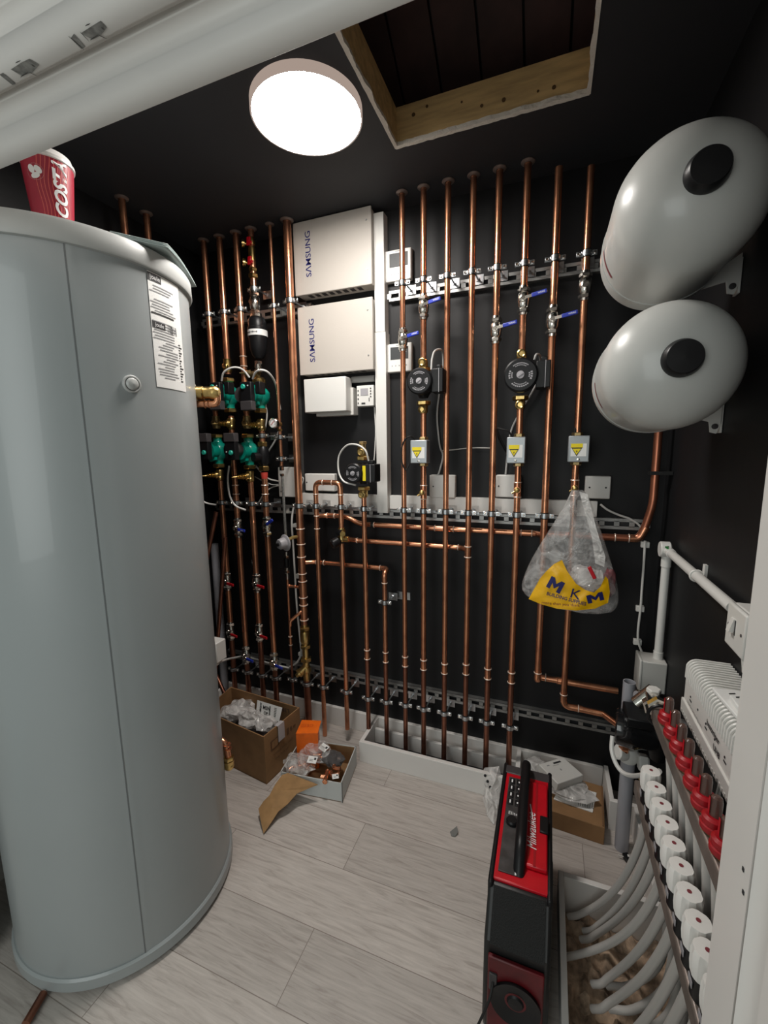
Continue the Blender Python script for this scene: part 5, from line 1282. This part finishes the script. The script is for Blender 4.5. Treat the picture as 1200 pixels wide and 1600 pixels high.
mk('pipe_length', G().lathe([(.019, -.10), (.019, .035), (.0165, .035), (.0165, -.05)], (p.x, 1.54, p.z), Z3, 28, cap=False), 'waste', t)
p = at(996, 1091, 1.44)
t = thing('temperature_gauge', 'round clear-faced gauge above the manifold pump', 'gauge', (p.x, p.y, p.z-.02))
mk('case', G().lathe([(.025, 0), (.027, .003), (.027, .012), (.02, .016)], p, X3*.85+Y3*.35, 32), 'nickel', t)
mk('dial', G().lathe([(.022, -.001), (.022, .001)], p, X3*.85+Y3*.35, 32), 'label_silver', t)
t = thing('mixing_valve', 'chrome valve with white cap at the manifold far end', 'valve', (.33, 1.2, .72))
p = at(1022, 1092, 1.25)
mk('body', G().cyl((UXm, 1.10, UZm), (p.x+.005, 1.30, p.z-.015), .017, n=18).nut((p.x, 1.25, p.z-.02), Y3, .028, .03).nut((UXm+.005, 1.125, UZm-.002), Y3, .026, .022).cyl((p.x-.03, 1.30, p.z-.05), (p.x+.01, 1.30, p.z), .018), 'nickel', t)
mk('white_cap', G().nut((p.x, 1.26, p.z+.018), Z3, .018, .014), 'white_plastic', t)

# ------------------------------------------------------------------ hanging bag
BT = Vector((RX[7], PY-.05, zr(7, 762)+.005))
bag = thing('carrier_bag', 'clear and yellow carrier bag of parts hanging from a copper pipe', 'bag', (BT.x, 1.62, .83))
# outline rows: (photo row, left px, right px)
rows = [(766, 893, 912), (775, 889, 921), (792, 881, 926), (815, 868, 935), (840, 852, 944), (865, 837, 953), (890, 824, 961), (912, 816, 967), (930, 812, 969), (942, 826, 966), (951, 850, 958), (955, 880, 945)]
g = G(); NB = 36; rings = []
for k, (py, l, r_) in enumerate(rows):
    a, b = at(l, py, 1.60), at(r_, py, 1.60); c = (a+b)/2; hw = (b.x-a.x)/2
    dep = .012+.050*min(1, k/6)*(1 if k < 9 else (.8 if k == 9 else .55 if k == 10 else .25))
    rg = []
    for i in range(NB):
        an = 2*PI*i/NB
        p = Vector((c.x+hw*math.cos(an), 1.605+dep*math.sin(an), c.z))
        nz = noise.noise(Vector((p.x*22, p.z*9, an*1.3)))*.010*min(1, k/2)+noise.noise(Vector((p.x*60, p.z*30, an)))*.004
        p += Vector((math.cos(an)*nz*.2, math.sin(an)*nz*1.6, 0))
        rg.append(g.bm.verts.new(p))
    rings.append(rg)
for p_, q_ in zip(rings, rings[1:]):
    for i in range(NB): g.bm.faces.new((p_[i], p_[(i+1) % NB], q_[(i+1) % NB], q_[i]))
g.bm.faces.new(rings[-1])
mk('polythene_skin', g, 'film', bag, sub=1)
g = G()
mk('handle_strap', G().poly([at(905, 768, 1.575), at(918, 772, 1.575), at(933, 830, 1.57), at(946, 870, 1.56), at(944, 886, 1.555), at(930, 880, 1.56), at(925, 840, 1.565)], (0, .001, 0)), 'film_dense', bag, bevel=0)
# yellow printed panel in front
out = [(878, 875), (886, 892), (900, 912), (915, 922), (928, 926), (938, 917), (946, 900), (950, 905), (953, 925), (950, 942), (930, 951), (900, 954), (870, 951), (845, 944), (826, 936), (833, 923), (843, 905), (853, 893), (866, 881)]
def bagpt(px, py, d=0):
    p = at(px, py, 1.60); cx = .083
    return at(px, py, 1.529+.5*(p.x-cx)**2*2+.006*noise.noise(Vector((px*.05, py*.05, 0)))-d)
def fill(g, pts, d):
    # fan of a fine grid clipped to the outline
    from mathutils.geometry import delaunay_2d_cdt
    v2 = [Vector((float(x), float(y))) for x, y in pts]; n0 = len(v2)
    xs = [p[0] for p in pts]; ys = [p[1] for p in pts]
    def inside(x, y):
        c = False; j = n0-1
        for i in range(n0):
            if (ys[i] > y) != (ys[j] > y) and x < (xs[j]-xs[i])*(y-ys[i])/(ys[j]-ys[i])+xs[i]: c = not c
            j = i
        return c
    step = 4
    yy = min(ys)
    while yy < max(ys):
        xx = min(xs)
        while xx < max(xs):
            if inside(xx, yy): v2.append(Vector((xx, yy)))
            xx += step
        yy += step
    res = delaunay_2d_cdt(v2, [(i, (i+1) % n0) for i in range(n0)], [list(range(n0))], 1, 1e-4)
    vs = [g.bm.verts.new(bagpt(v.x, v.y, d)) for v in res[0]]
    for f in res[2]: g.bm.faces.new([vs[i] for i in f])
g = G(); fill(g, out, 0)
yp = mk('yellow_print', g, 'yellow_bag', bag)
def blockm(g, cx, cy, w_, h_, rot, d=.0025):
    cr_, sr_ = math.cos(rot), math.sin(rot)
    P_ = [(-.5, .5), (-.5, -.5), (-.24, -.5), (0, -.08), (.24, -.5), (.5, -.5), (.5, .5), (.24, .5), (.24, -.05), (0, .34), (-.24, -.05), (-.24, .5)]
    q = [(cx+x*w_*cr_-y*h_*sr_, cy+x*w_*sr_+y*h_*cr_) for x, y in P_]
    vs = [g.bm.verts.new(bagpt(x, y, d)) for x, y in q]
    for fc in ((0, 1, 10, 11), (1, 2, 3, 10), (10, 3, 9), (3, 8, 9), (3, 4, 5, 8), (5, 6, 7, 8)): g.bm.faces.new([vs[i_] for i_ in fc])
g = G()
fill(g, [(857, 898), (848, 914), (864, 921), (869, 911)], .0012) if False else None
def baglet(g, s, size, cx, cy, rot, shear=0, sx=1, bold=0, d=.0025):
    cr_, sr_ = math.cos(rot), math.sin(rot)
    lettering(g, s, size, (0, 0, 0), X3, Z3, bold=bold, shear=shear, sx=sx, wrap=lambda x, y: bagpt(cx+x*cr_+y*sr_, cy+x*sr_-y*cr_, d))
blockm(g, 868, 914, 24, 19, .50)
baglet(g, 'K', 21, 899, 929, .28, sx=1.25)
blockm(g, 930, 934, 26, 13, -.25)
baglet(g, 'BUILDING SUPPLIES', 7.4, 885, 936, .27, bold=.12)
mk('navy_lettering', g, 'navy', yp)
g = G(); lettering(g, 'more than you think', 6, (0, 0, 0), X3, Z3, wrap=lambda x, y: bagpt(876+x*1.2, 944-y+.10*x, .0025)); mk('slogan', g, 'red_ink', yp)
# contents
def rock(name, c, r, m, parent, sc=(1, 1, 1), seed=0, amp=.35, fr=1, sub=3):
    g = G(); q = bmesh.ops.create_icosphere(g.bm, subdivisions=sub, radius=1)
    for v in g.bm.verts:
        d = 1+amp*noise.noise(v.co*1.7*fr+Vector((seed*7.1, seed, 0)))+amp*.45*noise.noise(v.co*4.3*fr+Vector((seed, 3, seed*2)))
        v.co = Vector((v.co.x*sc[0], v.co.y*sc[1], v.co.z*sc[2]))*r*d+Vector(c)
    return mk(name, g, m, parent)
rock('parts_inside', at(912, 905, 1.60), .050, 'film_dense', bag, (1.1, .7, .9), 2)
mk('red_packet', G().obox(at(925, 895, 1.545), X3*.5-Z3, Y3, X3+Z3*.5, .045, .006, .012), 'red_plastic', bag, bevel=.002)
rock('dark_parts', at(950, 912, 1.61), .030, 'red_ink', bag, (.8, .8, 1.6), 5)

# ------------------------------------------------------------------ cardboard box left
t = thing('cardboard_box', 'open brown cardboard box full of bagged parts beside the cylinder', 'box', (-1.25, 1.46, 0))
CB = [Vector((-1.075, 1.335, 0)), Vector((-1.045, 1.565, 0)), Vector((-1.475, 1.600, 0)), Vector((-1.455, 1.390, 0))]; CHt = .225
for i, nm in enumerate(('side_panel', 'side_panel', 'side_panel', 'side_panel')):
    a, b = CB[i], CB[(i+1) % 4]; n_ = (b-a).cross(Z3).normalized()
    mk(nm, G().poly([a, b, b+Z3*(CHt-.002*(i % 2)), a+Z3*CHt], n_*-.005), 'cardboard', t)
mk('bottom', G().poly(CB, (0, 0, .005)), 'cardboard', t)
# print on the side facing right
a, b = CB[0], CB[1]; d = (b-a).normalized(); nn = d.cross(Z3).normalized()
g = G(); brn = mat('brown_print', (.13, .065, .03), .8)
c = a+d*.06+Z3*.155+nn*.0012
g.obox(c, d, Z3, nn, .05, .045, .0006)
c2_ = a+d*.145+Z3*.16+nn*.0012
for k, (w_, h_) in enumerate(((.02, .03), (.015, .02), (.022, .008))): g.obox(c2_+d*(k*.022), d, Z3, nn, w_*.7, h_, .0006)
lettering(g, 'HANDLE WITH CARE', .013, a+d*.11+Z3*.105+nn*.001, d, Z3, .0008); lettering(g, 'THIS WAY UP', .014, a+d*.10+Z3*.08+nn*.001, d, Z3, .0008)
mk('box_print', g, brn, t)
mk('symbol_gap', G().obox(c+nn*.0006, d, Z3, nn, .036, .032, .0006).obox(c+nn*.001, d, Z3, nn, .004, .02, .0008), 'cardboard', t)
g = G(); a, b = CB[2], CB[1]; d = (b-a).normalized(); nn = -d.cross(Z3).normalized(); nn = nn if nn.y < 0 else -nn
lettering(g, 'L3952009', .028, a.lerp(b, .74)+Z3*.195+nn*.0065, -d, -Z3, .0008); mk('written_number', g, mat('marker_pen', (.05, .03, .05), .7), t)
# tape strip hanging over rim
p0 = at(446, 1120, 1.46)
rim = CB[0].lerp(CB[1], .42)+Z3*CHt
ww = (CB[1]-CB[0]).normalized()
mk('tape_strip', G().obox(rim+Vector((.0068, 0, -.036)), ww, Z3, ww.cross(Z3), .040, .078, .001).obox(rim+Vector((-.003, 0, .0008)), ww, X3, Z3, .040, .02, .001), mat('torn_tape', (.48, .46, .47), .35), t, bevel=0)
lb = thing('packing_label', 'white printed delivery label standing inside the brown box', 'label', (-1.16, 1.52, .18))
P0, P1, P2, P3 = [at(x_, y_, Y_) for x_, y_, Y_ in ((402, 1094, 1.545), (441, 1106, 1.535), (436, 1128, 1.51), (400, 1115, 1.52))]
g = G().poly([P3, P2, P1, P0], (0, .001, 0)); mk('sheet', g, 'tape', lb)
U_ = (P1-P0).normalized(); V_ = (P0-P3).normalized(); cc = (P0+P1+P2+P3)/4; Nn = U_.cross(V_)
if Nn.y > 0: Nn = -Nn
g = G(); o_ = cc+Nn*.0012
lettering(g, 'MSN', .022, o_-U_*.012+V_*.008, U_, V_, .0005, bold=.0006); lettering(g, 'OP', .018, o_-U_*.014-V_*.014, U_, V_, .0005, bold=.0005); lettering(g, 'INSIGHT', .014, o_-U_*.046, V_, -U_, .0005, bold=.0005)
for k in range(8): g.obox(o_+U_*.008+V_*(.02-k*.005), U_, V_, Nn, .008, .0022, .0005)
for k in range(6): g.obox(o_+U_*.040+V_*(.02-k*.007), U_, V_, Nn, .016-.001*k, .0018, .0005)
mk('printing', g, 'ink', lb)
rnd = random.Random(9)
bgrp = 'clear bags of fittings in the brown box'
for k, (px, py, zz, s_) in enumerate([(375, 1108, .17, .075), (392, 1122, .18, .065), (412, 1130, .175, .055), (358, 1115, .15, .06)]):
    c = atz(px, py, zz); c.x = min(max(c.x, -1.40), -1.14); c.y = min(max(c.y, 1.42), 1.53)
    o = rock('parts_bag', c, s_, 'film_dense', None, (1.0, .75, .55), 20+k, .5)
    tag(o, 'crumpled clear bag of fittings in the brown box, %s' % ['back left', 'in the middle', 'nearest the front corner', 'beside the cylinder'][k], 'bag', bgrp)
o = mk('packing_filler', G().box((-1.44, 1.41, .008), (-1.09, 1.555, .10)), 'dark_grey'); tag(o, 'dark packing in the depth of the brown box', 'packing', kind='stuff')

# ------------------------------------------------------------------ white card tray, fittings, orange box
TB = [Vector((-.727, 1.363, 0)), Vector((-.760, 1.574, 0)), Vector((-1.022, 1.530, 0)), Vector((-.996, 1.331, 0))]; TH = .092
t = thing('card_tray', 'shallow grey-white card tray of copper fittings with torn brown flap', 'box', (-.88, 1.45, 0))
for i in range(4):
    a, b = TB[i], TB[(i+1) % 4]; n_ = (b-a).cross(Z3).normalized()
    hh = TH if i != 3 else TH*.93
    mk('side_panel', G().poly([a, b, b+Z3*hh, a+Z3*hh], n_*-.004), 'card_grey', t)
    if i == 1: mk('brown_lining', G().poly([a.lerp(b, .03)-n_*.0045, a.lerp(b, .97)-n_*.0045, a.lerp(b, .97)-n_*.0045+Z3*(TH-.003), a.lerp(b, .03)-n_*.0045+Z3*(TH-.003)], n_*-.001), 'cardboard', t)
mk('bottom', G().poly(TB, (0, 0, .004)), 'cardboard', t)
for q in (TB[0],): mk('corner_line', G().obox(q+Vector((.001, -.001, TH/2)), X3, Y3, Z3, .002, .002, TH), 'ink', t)
fl = [atz(441, 1211, .088), atz(450, 1208, .090), atz(497, 1226, .082), atz(480, 1233, .07), atz(464, 1240, .065), atz(450, 1256, .05), atz(435, 1268, .035), atz(424, 1285, .02), atz(412, 1303, .006), atz(408, 1285, .02), atz(404, 1264, .035), atz(412, 1252, .05), atz(421, 1243, .062), atz(430, 1226, .078)]
g = G(); cen = [atz(452, 1232, .078)]
cv_ = [g.bm.verts.new(p) for p in fl]; m1 = g.bm.verts.new(atz(440, 1235, .072)); m2 = g.bm.verts.new(atz(425, 1262, .045))
idx = [(0, 1, m1), (1, 2, m1), (2, 3, m1), (3, 4, m1), (4, 5, m1), (5, m2, m1), (5, 6, m2), (6, 7, m2), (7, 8, m2), (8, 9, m2), (9, 10, m2), (10, 11, m2), (11, 12, m2), (12, m1, m2), (12, 13, m1), (13, 0, m1)]
for tri in idx: g.bm.faces.new([cv_[i] if isinstance(i, int) else i for i in tri])
mk('torn_flap', g, mat('pale_cardboard', (.38, .215, .085), .75, var=.25, vscale=25), t, solidify=.003, smooth=False)
t = thing('orange_carton', 'small bright orange carton at the back corner of the tray', 'box', (-.96, 1.50, .005))
OB = [Vector((-.995, 1.452, .006)), Vector((-.905, 1.488, .006)), Vector((-.925, 1.535, .006)), Vector((-1.012, 1.505, .006))]; oh = .172
g = G(); tops = [p+Z3*oh for p in OB]
g.poly(OB, (0, 0, oh)); mk('carton_body', g, 'orange', t, bevel=.002)
up_ = [tops[0], tops[1], tops[2]+Vector((0, .02, .012)), tops[3]+Vector((0, .025, .012))]
mk('lid_flap', G().poly(up_, (0, 0, .002)), 'orange', t)
g = G(); lettering(g, 'GEBO', .022, (tops[0]+tops[2])/2+Vector((-.01, .012, .0105)), OB[1]-OB[0], (tops[3]-tops[0]).normalized()+Z3*.2, .001); mk('lettering', g, mat('orange_dark', (.65, .10, .0), .5), t)
rnd = random.Random(21)
fgrp = 'loose copper fittings in the card tray'
ln = ['near the front left', 'under the left bag', 'centre of the tray', 'under the right bag', 'by the right panel', 'at the back', 'front right corner', 'front edge', 'left of the grey bag', 'near the back panel']
for k in range(10):
    px, py = [(455, 1203), (468, 1198), (485, 1195), (503, 1180), (522, 1200), (500, 1172), (520, 1212), (508, 1216), (488, 1180), (512, 1168)][k]
    c = atz(px, py, .095 if k < 5 else .09); c.x = min(max(c.x, -.975), -.765); c.y = min(max(c.y, 1.37), 1.50)
    a = rnd.uniform(0, 2*PI); u = Vector((math.cos(a), math.sin(a), rnd.uniform(-.2, .3))).normalized(); v = u.cross(Z3).normalized()
    g = G().tube(fillet([c-u*.028, c+u*.004, c+u*.008+v*.026], .014), .0085, 12).torus(c-u*.026, u, .0092, .0018)
    if k % 2: g = G().cyl(c-u*.026, c+u*.026, .0088).cyl(c, c+v*.022, .0088).torus(c+u*.026, u, .0092, .0018).torus(c-u*.026, u, .0092, .0018)
    solo('copper_fitting', g, 'copper', 'copper %s in the card tray, %s' % ('tee' if k % 2 else 'elbow', ln[k]), 'fitting', fgrp)
for k, (px, py, zz, s_, m_, lbb) in enumerate([(463, 1196, .090, .066, 'film_mid', 'clear bag of elbows at the left of the card tray'), (500, 1168, .098, .066, 'film_mid', 'clear bag of fittings at the back of the card tray'), (520, 1186, .092, .050, 'film_dense', 'grey plastic bag at the right of the card tray')]):
    c = atz(px, py, zz); c.x = min(max(c.x, -.945), -.80); c.y = min(max(c.y, 1.39), 1.475)
    o = rock('parts_bag', c, s_, m_ if k < 2 else mat('dark_grey_bag', (.09, .085, .085), .25, coat=.3, bump=.6, bscale=30), None, (1.05, .8, .55), 40+k, .4); tag(o, lbb, 'bag', 'bags in the card tray')
for k, (px, py, zz, ang, lbb) in enumerate([(488, 1187, .122, .2, 'white sticker label on the left bag in the tray'), (506, 1168, .130, -.3, 'white sticker label on the back bag in the tray'), (524, 1213, .10, .6, 'white sticker label at the front right of the tray')]):
    c = atz(px, py, zz); u = Vector((math.cos(ang), math.sin(ang), -.05)).normalized(); v = Vector((-math.sin(ang), math.cos(ang), .25)).normalized()
    w_ = .040 if k < 2 else .026
    l_ = thing('bag_label', lbb, 'label', c, 'labels on the tray bags')
    mk('sheet', G().obox(c, u, v, u.cross(v), w_, w_*.8, .0008), 'tape', l_)
    mk('printing', G().obox(c+u.cross(v)*.0006+u*w_*.28+v*w_*.12, u, v, u.cross(v), w_*.22, w_*.25, .0008).obox(c+u.cross(v)*.0006-u*w_*.1, u, v, u.cross(v), w_*.4, w_*.04, .0008).obox(c+u.cross(v)*.0006-u*w_*.1-v*w_*.15, u, v, u.cross(v), w_*.4, w_*.04, .0008), 'ink', l_)

# ------------------------------------------------------------------ radio
t = thing('jobsite_radio', 'red and black site radio standing on the floor near the manifold', 'radio', (-.02, 1.1, 0))
xa, xb = -.098, .050
# body: side profile (Y,Z) extruded across X
prof = [(1.33, .0), (1.352, .05), (1.352, .30), (1.335, .352), (.935, .352), (.868, .27), (.862, .05), (.88, .0)]
mk('case', G().poly([(xa, y_, z_) for y_, z_ in prof], (xb-xa, 0, 0)), mat('scuffed_black', (.010, .010, .010), .45, var=.4, vscale=18, bump=.1), t, bevel=.008, seg=3)
# red top deck
rd = mk('red_deck', G().box((xa+.010, .945, .350), (xb-.004, 1.315, .360)), 'red_plastic', t, bevel=.003)
cpn = mk('control_panel', G().box((xa+.020, .965, .360), (xa+.066, 1.295, .3635)), mat('worn_grey_panel', (.07, .065, .065), .45, var=.6, vscale=25), t, bevel=.001)
for r_ in range(2):
    for k in range(4):
        y = 1.275-k*.028; x0 = xa+.024+r_*.021
        bt = mk('button', G().box((x0, y-.011, .3635), (x0+.015, y+.011, .3665)), 'black_plastic', cpn, bevel=.001)
        mk('button_mark', G().box((x0+.005, y-.006 if r_ == 0 else y-.003, .3665), (x0+.009, y+.006 if r_ == 0 else y+.003, .3669)), 'white_ink', bt)
g = G(); lettering(g, 'Elite', .016, (xa+.043, 1.150, .3638), X3, Y3, .0008); mk('lettering', g, 'white_ink', cpn)
mk('volume_knob', G().lathe([(.016, 0), (.016, .008), (.013, .012), (0, .012)], (xa+.042, 1.118, .3635), Z3, 28), 'black_plastic', cpn)
mk('display_strip', G().box((xa+.060, .965, .3637), (xa+.064, 1.02, .3645)), 'white_ink', cpn)
mk('battery_door', G().box((-.014, .995, .360), (xb-.012, 1.285, .374)), 'red_plastic', t, bevel=.004)
mk('door_groove', G().box((.004, .995, .3735), (.010, 1.285, .3755)), mat('deep_red', (.35, .004, .01), .4), t)
mk('latch', G().box((.018, 1.10, .372), (.040, 1.155, .380)), 'black_plastic', t, bevel=.002)
g = G(); lettering(g, 'Milwaukee', .034, (-.002, 1.10, .3752), Y3*1+X3*-.05, -X3, .0008, shear=.3, sx=.82)
g.poly([(-.012, 1.19, .3758), (-.008, 1.19, .3758), (.010, 1.075, .3758), (.006, 1.10, .3758)])
mk('logo', g, 'white_ink', t)
# carry handle bar
hb = mk('carry_handle', G().tube(fillet([(-.028, 1.342, .352), (-.028, 1.330, .400), (-.028, 1.02, .400), (-.028, .975, .352)], .03), .0145, 14), 'black_plastic', t)
for s_ in (xa-.001, xb-.012): mk('roll_bar', G().box((s_, .93, .29), (s_+.013, 1.36, .362)), 'black_plastic', t, bevel=.005)
mk('rear_cap', G().box((xa+.004, 1.312, .342), (xb-.004, 1.350, .362)), 'dark_grey', t, bevel=.004)
# near end face: speaker panel above, red recess with cable reel below
sp_a, sp_b = Vector((0, .93, .347)), Vector((0, .866, .268))
mk('speaker_panel', G().poly([(xa+.014, .934, .352), (xb-.014, .934, .352), (xb-.014, .864, .268), (xa+.014, .864, .268)], (0, -.003, .003)), mat('speaker_mesh', (.003, .0035, .0035), .75, bump=.6, bscale=400), t)
mk('red_frame', G().box((xa+.012, .855, .035), (xb-.012, .866, .245)), mat('dusty_red', (.12, .003, .007), .45, var=.4, vscale=30), t, bevel=.003)
rl = mk('speaker_cone', G().lathe([(.052, 0), (.056, .004), (.056, .010), (.048, .008), (.020, .001), (.016, .006), (0, .007)], (-.022, .857, .145), -Y3, 40), 'black_plastic', t)
mk('port_flap', G().box((xa+.016, .850, .16), (xa+.034, .857, .205)), 'dark_grey', t, bevel=.002)
mk('side_clip', G().box((xb-.001, 1.02, .27), (xb+.004, 1.08, .32)), 'black_plastic', t, bevel=.002)
cable('black lead curling from the radio onto the floor', [(xa+.026, .852, .185), (xa+.02, .83, .16), (xa-.0, .82, .10), (xa-.02, .82, .03), (xa-.02, .80, .006), (xa-.01, .70, .005)], .0030, 'rubber')

# ------------------------------------------------------------------ boxes behind the radio
t = thing('cardboard_box', 'flat brown cardboard box lying behind the radio', 'box', (.15, 1.55, 0))
mk('carton', G().poly([(.045, 1.535, 0), (.240, 1.520, 0), (.256, 1.728, 0), (.055, 1.745, 0)], (0, 0, .070)), 'cardboard', t, bevel=.002)
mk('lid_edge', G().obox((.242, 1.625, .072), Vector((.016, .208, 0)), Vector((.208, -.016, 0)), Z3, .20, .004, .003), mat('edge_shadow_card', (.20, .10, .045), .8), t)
t = thing('instruction_sheet', 'white printed instruction sheets lying on the flat brown box', 'paper', (.13, 1.50, .071))
P = [(.070, 1.590, .0705), (.205, 1.575, .0705), (.228, 1.680, .0705), (.105, 1.690, .0705)]
mk('sheet', G().poly(P, (0, 0, .003)), 'tape', t)
g = G()
for k in range(9): g.box((.158+k*.006, 1.590, .0737), (.1605+k*.006, 1.665, .0740))
mk('printing', g, 'ink', t)
o = rock('plastic_sleeve', (.125, 1.640, .094), .085, 'film_dense', None, (1.1, .75, .20), 61, .35); tag(o, 'crumpled clear plastic under the white receiver', 'plastic bag')
o = rock('plastic_sleeve', (.00, 1.715, .07), .075, 'film_dense', None, (.75, .6, .85), 63, .35); tag(o, 'grey crumpled plastic behind the white receiver, on the boxing', 'plastic bag')
t = thing('heating_receiver', 'white plastic receiver unit lying on crumpled plastic', 'controller', (.11, 1.54, .10))
P = [atz(841, 1195, .145), atz(879, 1183, .140), atz(911, 1212, .132), atz(872, 1226, .137)]
P = [atz(841.5, 1194, .150), atz(880, 1182.5, .146), atz(912, 1211, .136), atz(872, 1225, .140)]
U_ = (P[3]-P[0]).normalized(); V_ = (P[1]-P[0]).normalized(); Nn = U_.cross(V_).normalized(); Nn = Nn if Nn.z > 0 else -Nn
mk('body', G().poly(P, -Nn*.034), 'white_plastic', t, bevel=.003)
c = P[0].lerp(P[1], .62)+U_*.016
mk('display', G().obox(c+Nn*.0005, V_, U_, Nn, .036, .007, .001), 'ink', t)
mk('printed_marks', G().obox((P[0]+P[2])/2+Nn*.0005, V_, U_, Nn, .005, .008, .0006).obox(P[0].lerp(P[1], .25)+U_*.018+Nn*.0005, V_, U_, Nn, .012, .004, .0006).obox(P[0].lerp(P[1], .5)+U_*.026+Nn*.0005, V_, U_, Nn, .028, .0012, .0006), 'grey_ink', t)
t = thing('plastic_bag', 'clear plastic bag with printed symbols left of the radio', 'plastic bag', (-.17, 1.48, 0))
bp_ = [atz(752, 1225, .02), atz(745, 1212, .05), atz(757, 1200, .10), atz(780, 1197, .13), atz(784, 1230, .06), atz(778, 1262, .03), atz(772, 1290, .004), atz(760, 1272, .004), atz(754, 1250, .006)]
g = G(); cen_ = g.bm.verts.new(atz(768, 1235, .07)); vs = [g.bm.verts.new(p) for p in bp_]
for i in range(len(vs)): g.bm.faces.new((vs[i], vs[(i+1) % len(vs)], cen_))
bmesh.ops.subdivide_edges(g.bm, edges=g.bm.edges[:], cuts=4, use_grid_fill=True)
for v in g.bm.verts: v.co += Vector((noise.noise(v.co*30), noise.noise(v.co*33+X3), abs(noise.noise(v.co*28+Y3))))*.008
sk = mk('film', g, 'film_dense', t)
g = G(); pq = [(758, 1212), (762, 1221), (766, 1230)]
for k, (px, py) in enumerate(pq):
    c = atz(px, py, .10-.012*k)
    g.lathe([(.0055, 0), (.0055, .0004), (.0042, .0004), (.0042, 0)], c, (c-EYEV), 16)
mk('printed_symbols', g, 'ink', t)

# bits on the floor
solo('paper_scrap', G().poly([atz(703, 1300, .004), atz(714, 1291, .012), atz(716, 1300, .01), atz(711, 1307, .004), atz(705, 1306, .003)], (0, 0, .001)), 'leaf', 'small grey scrap on the floor left of the radio', 'scrap')
t = thing('plug_insert', 'small black plug piece lying on the floor near the boxing', 'plug', (.27, 1.42, 0))
c = atz(981, 1342, .012)
mk('body', G().obox(c, X3+Y3*.5, Y3-X3*.5, Z3, .020, .034, .016), 'black_plastic', t, bevel=.002)
mk('pin', G().obox(c-Vector((.02, -.004, 0)), X3, Y3, Z3, .018, .003, .003).obox(c+Vector((.002, .004, .009)), X3, Y3, Z3, .006, .008, .002), 'white_plastic', t)
solo('plug_insert', G().obox(atz(992, 1384, .008), X3+Y3*.2, Y3-X3*.2, Z3, .014, .020, .010), 'black_plastic', 'smaller black scrap on the floor against the pit board', 'plug', bevel=.002)
# plastic sheet and copper off-cut under the tank, bottom left
solo('copper_offcut', G().tube([atz(40, 1600, .012), atz(68, 1552, .012)], .010, 12), 'copper_dark', 'short copper offcut on the floor in front of the cylinder', 'pipe')
